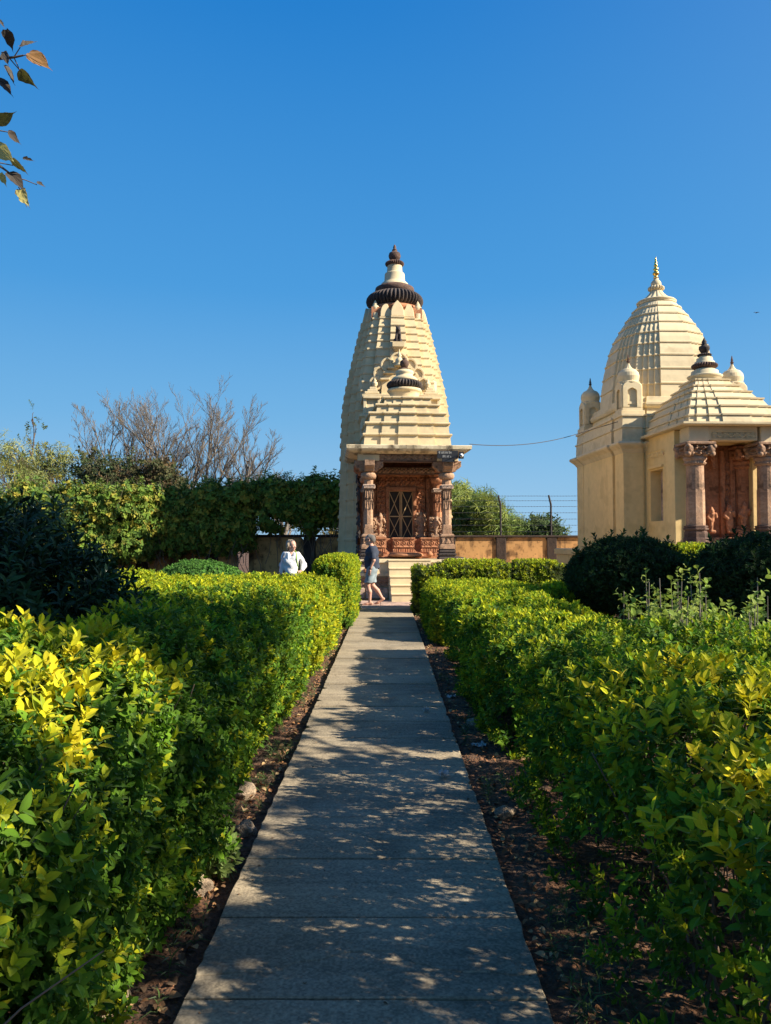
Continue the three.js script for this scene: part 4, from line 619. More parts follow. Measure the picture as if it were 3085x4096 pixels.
// ---------------------------------------------------------------- clipped hedges
const GREEN = [[0.075, 0.165, 0.008], [0.10, 0.205, 0.009], [0.055, 0.13, 0.007], [0.13, 0.25, 0.010]], LIME = [[0.36, 0.42, 0.010], [0.45, 0.46, 0.010], [0.29, 0.38, 0.012]], GOLD = [[0.60, 0.53, 0.010], [0.68, 0.58, 0.014], [0.48, 0.48, 0.012]];
function hedge(label, b, { n, young = 0.35, size = [0.07, 0.11], gold = LIME, green = GREEN, seed = 1, rad = 0.3, amp = 0.05, group = 'clipped golden hedges beside the path', leaves = 0, keep, inner = 0.25, see, sz = [0.05, 0.02] } ) {
  const [x0, x1, y1, z0, z1] = b, y0 = SOIL, c = [(x0 + x1) / 2, (y0 + y1) / 2 - 0.05, (z0 + z1) / 2], h = [(x1 - x0) / 2, (y1 - y0) / 2 + 0.05, (z1 - z0) / 2], sdf = roundBox(...c, ...h, rad, amp), lo = [x0 - 0.1, y0, z0 - 0.1], hi = [x1 + 0.1, y1 + 0.1, z1 + 0.1];
  const o = thing('hedge', label, 'hedge', [0, 0, 0], 0, group ?? undefined);
  const green0 = fill(sdf, lo, hi, Math.round(n * (1 - young)), seed, { size, colors: green, shell: 0.1, deep: 0.55, inner, keep });
  HEDGE.forEach((g, k) => copies('foliage', g, LEAF, green0.filter((_, i) => i % 3 === k), o));
  const tips = fill(sdf, lo, hi, Math.round(n * young), seed + 1, { size: [size[0] * 0.9, size[1] * 1.15], colors: gold, shell: 0.045, deep: 0.05, up: 0.8, wild: 0.5, keep: (x, y, z, d) => (!keep || keep(x, y, z, d)) && N3(x * 2.1 + 3, y * 2.1, z * 2.1) + 0.6 * N3(x * 7, y * 7, z * 7) > -0.12 - 0.35 * smooth(y1 - 0.28, y1, y) });
  if (leaves) {  // the young shoots nearest the path of view, leaf by leaf
    tips.sort((a, b2) => a.p.distanceToSquared(camera.position) - b2.p.distanceToSquared(camera.position));
    const big = tips.filter((t) => see(t.p)).slice(0, Math.ceil(leaves / 6)), set = new Set(big), r = rng(seed + 9), q = new THREE.Vector3();
    for (const t of big) {
      const up = t.dir.clone().add(V(0, 0.6, 0)).normalize(), a0 = r() * 6, size1 = sz[0] + sz[1] * r(), side = V(1, 0, 0.3).cross(up).normalize(), side2 = up.clone().cross(side);
      for (let k = 0; k < 6; k++) {
        const a = a0 + k * 2.2 + r() * 0.4, out = side.clone().multiplyScalar(Math.cos(a)).addScaledVector(side2, Math.sin(a)), dir = out.clone().multiplyScalar(0.8).addScaledVector(up, 0.25 + k * 0.16).normalize(), y = dir, zz = up.clone().addScaledVector(dir, -up.dot(dir)).normalize(), xx = y.clone().cross(zz);
        const m = new THREE.Mesh(LEAF_ONE[k % 3], TIP_MATS[Math.floor(r() * TIP_MATS.length)]); m.name = 'leaf'; m.castShadow = m.receiveShadow = true;
        m.applyMatrix4(new THREE.Matrix4().makeBasis(xx, y, zz)); m.position.copy(t.p).addScaledVector(up, k * 0.007 + 0.01); m.scale.setScalar(size1 * (1 - 0.06 * k) * (0.85 + 0.3 * r())); o.add(m);
      }
    }
    const rest = tips.filter((t) => !set.has(t)); YOUNG.forEach((g, k) => copies('young_shoots', g, LEAF, rest.filter((_, i) => i % 2 === k), o));
  } else YOUNG.forEach((g, k) => copies('young_shoots', g, LEAF, tips.filter((_, i) => i % 2 === k), o));
  mesh('stems', stems([x0 + 0.3, y0 - 0.03, z0 + 0.3], [x1 - 0.3, 0, z1 - 0.3], Math.round((x1 - x0) * (z1 - z0) * 34), seed + 3, (y1 - y0) * 1.06), M.twig, o);
  return o;
}
function flush(o, lo, hi, sdf, n, seed, keep) { copies('golden_flush', YOUNG[0], LEAF, fill(sdf, lo, hi, n, seed, { colors: GOLD, size: [0.07, 0.11], shell: 0.05, deep: 0.06, up: 0.9, keep }), o); }
const LEAF_ONE = [0, 1, 2].map((k) => new MB().leaf(V(0, 0, 0), V(0, 1, 0), V(0, 0, 1), 1, [[0, 0.02], [0.12, 0.13], [0.28, 0.22], [0.45, 0.245], [0.62, 0.21], [0.8, 0.12], [1, 0]].map(([s, w]) => [s, w * (0.92 + 0.1 * k)]), 0.3, [0.12, 0.3, -0.12][k]).build());
const TIP_MATS = [[0.60, 0.53, 0.010], [0.68, 0.58, 0.014], [0.48, 0.48, 0.012], [0.30, 0.37, 0.014]].map((c) => leafMat({ color: C(...c) }));
const sparse = (seed, y0, lim = 0.14) => (x, y, z) => (y > y0 + 0.25 * N3(x * 2, seed, z * 2) || N3(x * 6, y * 6, z * 6 + seed) > lim) && N3(x * 4.3, y * 4.3 + seed, z * 4.3) > -0.24;
const L1 = hedge('nearest golden hedge at the bottom left with large yellow young leaves', [-3.4, -0.88, 1.14, -4.5, -1.35], { n: 36000, young: 0.09, gold: [LIME[0], LIME[2], GOLD[2]], seed: 101, rad: 0.42, amp: 0.11, size: [0.036, 0.08], leaves: 300, sz: [0.055, 0.028], see: (p) => p.x > -2.3 && p.z < -2.3 && p.z > -4.2 && p.y > 0.85 });
hedge('dark green second hedge left of the path, beside the glossy bush', [-2.7, -0.96, 1.02, -9.0, -5.0], { n: 26000, young: 0.12, seed: 121, rad: 0.34, amp: 0.1, size: [0.04, 0.09] });
hedge('broad sunlit yellow hedge left of the path, below the woman', [-4.6, -0.9, 0.9, -14.2, -9.5], { n: 28000, young: 0.55, gold: [...LIME, GOLD[2]], seed: 141, rad: 0.3, amp: 0.1, size: [0.045, 0.1] });
hedge('tall square clipped hedge left of the path end, beside the walking man', [-1.36, -0.72, 1.25, -18.7, -14.5], { n: 17000, young: 0.5, seed: 161, rad: 0.16, amp: 0.035, size: [0.055, 0.085] });
hedge('low lime hedge at the far left between glossy bush and domed shrub', [-6.5, -3.7, 1.02, -13.6, -10.6], { n: 10000, young: 0.6, seed: 171, rad: 0.35, amp: 0.05 });
const R1 = hedge('nearest hedge at the lower right with large yellow leaves on top', [0.85, 3.3, 0.98, -5.45, -1.3], { n: 14500, young: 0.17, gold: LIME, seed: 201, rad: 0.2, amp: 0.09, size: [0.036, 0.08], leaves: 300, sz: [0.052, 0.026], see: (p) => p.x > 0.84 && p.x < 1.9 && p.z < -1.95 && p.z > -3.4 && p.y > 0.8, inner: 0.12, keep: sparse(3, 0.5) });
hedge('second hedge right of the path with a flat bright top', [0.86, 2.2, 0.82, -11.2, -5.95], { n: 18000, young: 0.3, seed: 221, rad: 0.2, amp: 0.09, size: [0.04, 0.09], inner: 0.15, keep: sparse(5, 0.35) });
flush(L1, [-2.5, 0.5, -4.3], [-0.95, 1.35, -2.2], roundBox(-2.14, 0.485, -2.925, 1.26, 0.655, 1.575, 0.42, 0.11), 760, 107, (x, y, z) => y > 0.86 && N3(x * 2.4, y * 2.4, z * 2.4) > -0.1);
flush(R1, [0.8, 0.75, -3.6], [2.1, 1.15, -1.9], roundBox(2.075, 0.405, -3.375, 1.225, 0.575, 2.075, 0.2, 0.09), 380, 207, (x, y, z) => N3(x * 3, y * 3, z * 3) > -0.25);
hedge('third hedge right of the path, low between the flat topped one and the steps', [0.76, 2.7, 0.74, -16.2, -12.4], { n: 16000, young: 0.4, seed: 241, rad: 0.25, amp: 0.06, size: [0.06, 0.1] });
hedge('hedge running sideways from the right of the temple steps', [0.66, 5.1, 1.1, -18.9, -17.4], { n: 16000, young: 0.36, seed: 261, rad: 0.24, amp: 0.05, green: [[0.075, 0.11, 0.02], [0.10, 0.13, 0.022], [0.06, 0.09, 0.016]], keep: (x, y, z) => y < 1.08 - 0.35 * smooth(3.6, 5.1, x) - 0.1 * smooth(0.5, 1, Math.abs(x - 2.0)) * (x < 3 ? 1 : 0) });
hedge('small bright rounded hedge bush left of the near dark topiary ball', [2.75, 3.85, 0.72, -14.6, -13.2], { n: 3600, young: 0.55, seed: 281, rad: 0.34, amp: 0.09, size: [0.09, 0.13], group: null });
hedge('sunlit hedge between the two dark topiary balls', [5.2, 8.4, 1.43, -16.6, -15.4], { n: 9000, young: 0.4, seed: 291, rad: 0.2, amp: 0.05, size: [0.08, 0.12] });

// ---------------------------------------------------------------- shrubs
function shrub(label, c, r3, { n, seed, colors, size = [0.06, 0.1], tips, mat = LEAF, trunk = true, geos = HEDGE, up = 0.35, amp = 0.05, wild = 0.5, shoots = 0 }) {
  const o = thing('shrub', label, 'shrub'), sdf = ellipsoid(...c, ...r3, amp), lo = c.map((v, i) => v - r3[i] * 1.1), hi = c.map((v, i) => v + r3[i] * 1.1);
  lo[1] = Math.max(lo[1], SOIL);
  const f = fill(sdf, lo, hi, n, seed, { colors, size, shell: 0.12, deep: 0.5, up, wild }); geos.forEach((g, k) => copies('foliage', g, mat, f.filter((_, i) => i % geos.length === k), o));
  if (tips) { const t = fill(sdf, lo, hi, Math.round(n * tips), seed + 1, { colors: LIME, size, shell: 0.04, deep: 0.05, up: 0.7 }); copies('young_shoots', YOUNG[0], LEAF, t, o); }
  if (shoots) copies('stray_shoots', YOUNG[1], mat, fill((x, y, z) => sdf(x, y, z) - 0.03, lo, hi, shoots, seed + 5, { colors, size: [0.1, 0.19], shell: 0.03, deep: 0.03, up: 1 }), o);
  if (trunk) { const q = new MB(), r = rng(seed); for (let k = 0; k < 7; k++) { const a = r() * 6.3, e = V(c[0] + Math.cos(a) * r3[0] * 0.55, c[1] + r3[1] * 0.2, c[2] + Math.sin(a) * r3[2] * 0.55); q.tube([V(c[0] + (r() - 0.5) * 0.15, SOIL - 0.05, c[2] + (r() - 0.5) * 0.15), V(c[0], (c[1] - r3[1]) * 0.5 + 0.1, c[2]).lerp(e, 0.25), e], [0.035, 0.028, 0.01], 5); } mesh('trunk', q.build(false), M.bark, o); }
  return o;
}
const DARK = [[0.026, 0.058, 0.010], [0.034, 0.075, 0.012], [0.020, 0.046, 0.010]];
shrub('dark clipped topiary ball in front of the yellow temple, the whole one', [4.05, 1.04, -13], [0.94, 0.62, 0.92], { n: 16000, seed: 301, colors: DARK, size: [0.05, 0.08], amp: 0.075, shoots: 120 });
shrub('larger dark clipped topiary ball cut off by the right edge', [5.85, 0.98, -11.6], [1.3, 0.72, 1.15], { n: 21000, seed: 311, colors: DARK, size: [0.05, 0.08], amp: 0.085, shoots: 160 });
shrub('bright green domed shrub before the shaded creeper wall', [-3.95, 0.42, -16.2], [1.05, 0.76, 0.9], { n: 13000, seed: 321, colors: [[0.09, 0.22, 0.03], [0.11, 0.26, 0.035], [0.075, 0.19, 0.028]], size: [0.06, 0.09], amp: 0.03, trunk: false });
{ // the tall dark glossy bush on the left
  const o = thing('shrub', 'tall dark glossy leaved bush at the left edge', 'shrub'), G = [shoot(31, 17, LANCE, 0.36, { spread: 0.75, droop: 0.35, bend: 0.3 }), shoot(32, 15, LANCE, 0.4, { spread: 0.85, droop: 0.4, bend: 0.4 }), shoot(33, 13, LANCE, 0.38, { spread: 0.65, droop: 0.3, bend: 0.3 })];
  const sdf = (x, y, z) => { const top = 1.66 - 0.75 * smooth(-2.9, -1.7, x) - 0.1 * smooth(-3.6, -4.6, x); const r = ((x + 3.25) / 1.55) ** 2 + ((z + 5.6) / 1.0) ** 2; return Math.max(y - top + 0.26 * N3(x * 3.3, 2, z * 3.3), (Math.sqrt(r) - 1) * 1.0 + 0.14 * N3(x * 2, y * 2, z * 2)); };
  const f = fill(sdf, [-4.9, 0, -6.8], [-1.6, 1.95, -4.5], 3300, 331, { colors: [[0.02, 0.05, 0.014], [0.026, 0.062, 0.016], [0.017, 0.04, 0.014]], size: [0.2, 0.32], shell: 0.22, deep: 0.8, inner: 0.3, up: 0.75, wild: 0.7 });
  G.forEach((g, k) => copies('foliage', g, GLOSSY, f.filter((_, i) => i % 3 === k), o));
  mesh('stems', stems([-4.3, SOIL, -6.3], [-2.1, 0, -4.9], 60, 333, 1.3, 0.012), M.bark, o);
}
{ // pruned sticks with fresh leaves behind the right hedge
  const leafy = [shoot(41, 5, ROUND, 0.42, { spread: 1, droop: 0.3 }), shoot(42, 4, ROUND, 0.5, { spread: 0.9, droop: 0.3 })];
  function pruned(label, x0, x1, z0, z1, n, seed, colors, tall) {
    const o = thing('pruned_shrub', label, 'shrub'), r = rng(seed), st = new MB(), items = [];
    for (let k = 0; k < n; k++) {
      const x = mix(x0, x1, r()), z = mix(z0, z1, r()), h = 0.7 + 0.32 * r() + (r() < 0.16 ? tall * r() : 0), lean = V((r() - 0.5) * 0.14, h, (r() - 0.5) * 0.14), p = V(x, SOIL, z), top = p.clone().add(lean);
      st.tube([p, p.clone().lerp(top, 0.5).add(V((r() - 0.5) * 0.03, 0, (r() - 0.5) * 0.03)), top], [0.008, 0.007, 0.0055], 4);
      for (let j = 0; j < 4; j++) if (r() < 0.8) { const t = 0.5 + 0.55 * r(), a = r() * 6.3; items.push({ m: place(p.clone().lerp(top, t), V(Math.cos(a) * 0.7, 0.8, Math.sin(a) * 0.7).normalize(), r() * 6, 0.09 + 0.07 * r()), c: jit(colors[Math.floor(r() * colors.length)], r) }); }
      if (r() < 0.4) items.push({ m: place(top, V((r() - 0.5) * 0.3, 1, (r() - 0.5) * 0.3).normalize(), r() * 6, 0.1 + 0.07 * r()), c: jit(colors[0], r) });
    }
    mesh('stems', st.build(false), M.paleBark, o); leafy.forEach((g, k) => copies('foliage', g, LEAF, items.filter((_, i) => i % 2 === k), o));
  }
  pruned('pruned shrub of bare sticks with fresh sunlit pale green leaves', 2.25, 3.15, -7.6, -6.0, 280, 343, [[0.24, 0.32, 0.05], [0.28, 0.34, 0.06], [0.19, 0.28, 0.04]], 0.5);
  pruned('pruned shrub of bare sticks with darker leaves at the right edge', 3.2, 4.4, -7.3, -5.9, 190, 353, [[0.10, 0.18, 0.035], [0.08, 0.15, 0.03]], 0.4);
}

// ---------------------------------------------------------------- creeper over the boundary wall
{
  const CR = [shoot(51, 7, ROUND, 0.5, { spread: 1, droop: 0.5, tip: false, bend: 0.5 }), shoot(52, 6, ROUND, 0.58, { spread: 1, droop: 0.6, tip: false, bend: 0.5 }), shoot(53, 8, ROUND, 0.46, { spread: 0.9, droop: 0.5, tip: false, bend: 0.6 })];
  function creeper(label, x0, x1, zc, th, lowAt, topAt, n, seed, colors, hole) {
    const o = thing('creeper', label, 'creeper', [0, 0, 0], 0), h = (x, z) => 0, sdf = (x, y, z) => Math.max(Math.abs(z - zc) - th + 0.55 * N3(x * 1.1, y * 1.1, seed) + 0.3 * N3(x * 2.7, y * 2.7, seed), y - topAt(x) - 0.4 * N3(x * 1.3, seed, 1) - 0.34 * N3(x * 4, seed, 2), lowAt(x) - y + 0.3 * N3(x * 1.6, seed, 4) + 0.18 * N3(x * 5, seed, 5), x0 - x, x - x1);
    const f = fill(sdf, [x0, 0.2, zc - th - 0.5], [x1, 4.6, zc + th + 0.5], n, seed, { colors, size: [0.16, 0.3], shell: 0.2, deep: 0.7, inner: 0.35, up: 0.15, wild: 0.9, keep: hole });
    CR.forEach((g, k) => copies('foliage', g, MATT, f.filter((_, i) => i % 3 === k), o));
    const r = rng(seed), mb = new MB(); for (let k = 0; k < 26; k++) { let p = V(mix(x0, x1, r()), SOIL + r(), zc + 0.2 + 0.3 * r()), d = V((r() - 0.5) * 1.2, 1, (r() - 0.5) * 0.4); const pts = [p.clone()]; for (let s = 0; s < 7; s++) { d.add(V((r() - 0.5) * 0.9, 0.1, (r() - 0.5) * 0.4)).normalize(); p = p.clone().addScaledVector(d, 0.45); p.z = clamp(p.z, zc - th * 0.5, zc + th); pts.push(p); } mb.tube(pts, pts.map((_, i) => 0.013 - 0.0012 * i), 4); }
    for (let k = 0; k < 34; k++) { const x = mix(x0, x1, r()), y = topAt(x); let p = V(x, y - 0.2, zc), d = V((r() - 0.5), 1, 0).normalize(); const pts = [p.clone()]; for (let s = 0; s < 4; s++) { d.add(V((r() - 0.5) * 0.8, -0.15, (r() - 0.5) * 0.3)).normalize(); p = p.clone().addScaledVector(d, 0.16); pts.push(p); } mb.tube(pts, pts.map(() => 0.006), 3); }
    mesh('vines', mb.build(false), M.twig, o);
    const up = []; for (let k = 0; k < 260; k++) { const x = mix(x0, x1, r()), t = r(); up.push({ m: place(V(x, topAt(x) - 0.15 + 0.55 * t * t + 0.3 * N3(x * 1.3, seed, 1), zc + (r() - 0.5) * th), V((r() - 0.5) * 1.4, 1, (r() - 0.5)).normalize(), r() * 6, 0.16 + 0.14 * r()), c: jit(colors[Math.floor(r() * colors.length)], r) }); } copies('sprigs', CR[0], MATT, up, o);
  }
  const g1 = [[0.15, 0.24, 0.03], [0.12, 0.205, 0.026], [0.09, 0.165, 0.024], [0.23, 0.29, 0.036], [0.36, 0.32, 0.045]];
  creeper('sunlit yellow green creeper mound over the wall at the far left', -17.5, -8.5, -27.3, 1.0, (x) => 0.5 + 0.55 * smooth(-11.3, -9.2, x), (x) => 3.1 + 0.25 * smooth(-15, -11, x), 10500, 401, g1);
  creeper('shaded dark creeper over the low stretch of wall', -8.7, -5.0, -28.0, 0.55, (x) => 1.3, (x) => 3.3 + 0.15 * smooth(-7, -5.5, x), 6800, 411, g1, undefined);
  creeper('dark creeper with gaps of sky, over the wall beside the big temple', -5.1, -1.55, -28.3, 0.5, (x) => 2.15, (x) => 3.65, 6200, 421, g1, (x, y, z) => !(y < 2.75 && y > 1.9 && N3(x * 1.5 + 1, y * 1.9, 9) + 0.35 * N3(x * 5, y * 5, 2) > 0.1));
}

// ---------------------------------------------------------------- trees beyond the wall
function grow(mb, r, p, d, len, rad, level, o, leaves) {
  const seg = level > 2 ? 3 : 5, pts = [p.clone()], rd = [rad], dirs = [d.clone()]; let q = p.clone(), e = d.clone();
  for (let s = 0; s < seg; s++) { e.add(V((r() - 0.5) * o.wiggle, (r() - 0.5) * o.wiggle + o.rise, (r() - 0.5) * o.wiggle)).normalize(); q = q.clone().addScaledVector(e, len / seg); pts.push(q); dirs.push(e.clone()); rd.push(Math.max(o.min, rad * (1 - 0.62 * (s + 1) / seg))); }
  mb[level === 0 ? 0 : 1].tube(pts, rd, level === 0 ? 7 : level < 3 ? 4 : 3);
  if (level >= o.levels) { leaves?.push({ p: q, d: e }); return; }
  const n = o.kids[level];
  for (let k = 0; k < n; k++) {
    const t = mix(o.from[level] ?? 0.3, 1, (k + 0.6 * r()) / n), i = Math.min(seg, Math.floor(t * seg)), base = pts[i].clone().lerp(pts[Math.min(i + 1, seg)], t * seg - i), a = r() * 6.3 + k * 2.4, side = V(Math.cos(a), 0.2 * r(), Math.sin(a));
    grow(mb, r, base, dirs[i].clone().multiplyScalar(o.follow).add(side.multiplyScalar(o.open * (0.7 + 0.6 * r()))).normalize(), len * o.ratio * (0.7 + 0.5 * r()) * (1 - 0.25 * t), Math.max(o.min, rd[i] * 0.62), level + 1, o, leaves);
  }
}
function bareTree(label, x, z, h, seed, lean = [0, 0], o = {}) {
  const r = rng(seed), t = thing('bare_tree', label, 'tree', [x, SOIL, z], 0), mb = [new MB(), new MB()], tips = [], O = { levels: 4, kids: [6, 5, 5, 6], from: [0.35, 0.25, 0.2, 0.15], follow: 1, open: 0.55, ratio: 0.54, wiggle: 0.3, rise: 0.05, min: 0.006, n: 3, ...o };
  for (let k = 0; k < O.n; k++) { const a = r() * 6.3; grow(mb, r, V(Math.cos(a) * 0.25, 0, Math.sin(a) * 0.25), V(lean[0] + (r() - 0.5) * 0.5, 1, lean[1] + (r() - 0.5) * 0.4).normalize(), h * (0.66 + 0.12 * r()), 0.12, 0, O, tips); }
  mesh('trunk', mb[0].build(false), M.paleBark, t); mesh('branches', mb[1].build(false), M.paleBark, t);
  if (O.pods) copies('pods', new MB().leaf(V(0, 0, 0), V(0, -1, 0.1), V(0, 0, 1), 0.22, NEEDLE, 0.1, 0.1).build(), DRY, tips.filter(() => r() < O.pods).map((q) => ({ m: new THREE.Matrix4().makeTranslation(q.p.x, q.p.y, q.p.z), c: C(0.22, 0.16, 0.09) })), t);
  return t;
}
bareTree('leafless tree at the left of the bare group, tall and upright', -13.4, -41, 8.8, 501, [-0.12, 0], { pods: 0.3 });
bareTree('slender leafless tree in the middle of the bare group', -12.2, -40, 9.4, 511, [0.0, 0], {});
bareTree('leafless tree with many pale stems right of the bare group middle', -10.9, -41.5, 9.9, 521, [0.02, 0], { n: 4 });
bareTree('leafless spreading tree leaning right above the dark creeper', -9.2, -40.5, 8.2, 531, [0.4, 0], { n: 3 });
bareTree('small pale leafless bush just left of the big temple, over the creeper', -5.2, -37, 5.2, 541, [0.1, 0], { n: 3, kids: [5, 5, 4, 3], open: 0.8 });
function leafyTree(label, name, x, z, h, spread, seed, { colors, geo, size = [0.35, 0.6], per = 5, thin = 1, lean = 0, mat = MATT, down = 0.2, opt = {} }) {
  const r = rng(seed), t = thing(name, label, 'tree', [x, SOIL, z]), mb = [new MB(), new MB()], tips = [], O = { levels: 3, kids: [7, 6, 5], from: [0.12, 0.2, 0.2], follow: 0.9, open: spread, ratio: 0.6, wiggle: 0.4, rise: 0.02, min: 0.012, n: 3, ...opt };
  for (let k = 0; k < O.n; k++) { const a = r() * 6.3; grow(mb, r, V(Math.cos(a) * 0.3, 0, Math.sin(a) * 0.3), V(lean + (r() - 0.5) * 0.6, 1, (r() - 0.5) * 0.5).normalize(), h * 0.68 * (0.8 + 0.3 * r()), 0.12, 0, O, tips); }
  mesh('trunk', mb[0].build(false), M.bark, t); mesh('branches', mb[1].build(false), M.bark, t);
  const items = []; for (const q of tips) for (let k = 0; k < per; k++) if (r() < thin) { const p = q.p.clone().add(V((r() - 0.5) * 0.9, (r() - 0.5) * 0.7, (r() - 0.5) * 0.9)); items.push({ m: place(p, q.d.clone().add(V((r() - 0.5) * 1.4, (r() - 0.5) * 1.4 - down, (r() - 0.5) * 1.4)).normalize(), r() * 6, mix(size[0], size[1], r())), c: jit(colors[Math.floor(r() * colors.length)], r) }); }
  geo.forEach((g, k) => copies('crown', g, mat, items.filter((_, i) => i % geo.length === k), t)); return t;
}
const BROAD = [shoot(61, 9, ROUND, 0.34, { droop: 0.4, bend: 0.5 }), shoot(62, 8, OVATE, 0.42, { droop: 0.4, bend: 0.5 })], FEATHER = [shoot(63, 20, NEEDLE, 0.5, { spread: 0.8, droop: 0.9, bend: 0.9, fold: 0.1 }), shoot(64, 18, NEEDLE, 0.55, { spread: 0.7, droop: 1, bend: 0.9, fold: 0.1 })];
leafyTree('feathery olive tree cut off by the left edge', 'olive_tree', -18.9, -38, 7.2, 0.55, 601, { colors: [[0.24, 0.26, 0.07], [0.30, 0.30, 0.08], [0.20, 0.23, 0.06]], geo: FEATHER, size: [0.4, 0.75], per: 2, thin: 0.55, down: 0.7, opt: { n: 3, kids: [6, 5, 5] } });
leafyTree('thin tree wrapped in climbing leaves near the left edge', 'slender_tree', -16.9, -38.5, 8.6, 0.3, 611, { colors: [[0.10, 0.15, 0.035], [0.07, 0.12, 0.03], [0.16, 0.18, 0.05]], geo: BROAD, size: [0.25, 0.42], per: 1, thin: 0.6, opt: { ratio: 0.36, n: 4, kids: [7, 4, 4] } });
leafyTree('dense dark leafy tree left of the bare trees', 'leafy_tree', -14.2, -36.5, 5.9, 0.7, 621, { colors: [[0.045, 0.075, 0.022], [0.06, 0.09, 0.03], [0.10, 0.10, 0.04]], geo: BROAD, size: [0.35, 0.6], per: 3, opt: { n: 3 } });
leafyTree('dark leafy tree tangled behind the bare trunks', 'leafy_tree', -11.2, -37, 5.6, 0.75, 631, { colors: [[0.06, 0.075, 0.025], [0.09, 0.085, 0.03], [0.13, 0.09, 0.04]], geo: BROAD, size: [0.35, 0.6], per: 4, thin: 0.8 });
leafyTree('feathery bamboo clump right of the big temple', 'bamboo_clump', 4.0, -38.5, 5.0, 0.45, 641, { colors: [[0.24, 0.29, 0.06], [0.30, 0.34, 0.07], [0.16, 0.23, 0.05]], geo: FEATHER, size: [0.45, 0.75], per: 4, thin: 0.8, down: 0.9, opt: { n: 5, ratio: 0.4 } });
leafyTree('lower feathery green tree behind the wire fence', 'bamboo_clump', 5.6, -38, 3.2, 0.5, 651, { colors: [[0.20, 0.27, 0.06], [0.27, 0.32, 0.07], [0.13, 0.20, 0.05]], geo: FEATHER, size: [0.4, 0.7], per: 4, thin: 0.8, down: 0.8, opt: { n: 3, ratio: 0.5 } });
leafyTree('rounded green bush tree behind the second fence post', 'leafy_tree', 7.2, -37.5, 2.7, 0.8, 661, { colors: [[0.07, 0.115, 0.035], [0.10, 0.14, 0.045]], geo: BROAD, size: [0.3, 0.5], per: 5, opt: { n: 4 } });
leafyTree('golden brown bush seen beside the temple wall above the creeper gap', 'bush_tree', -2.0, -36, 3.2, 0.9, 671, { colors: [[0.26, 0.2, 0.06], [0.2, 0.17, 0.06]], geo: BROAD, size: [0.25, 0.4], per: 4 });

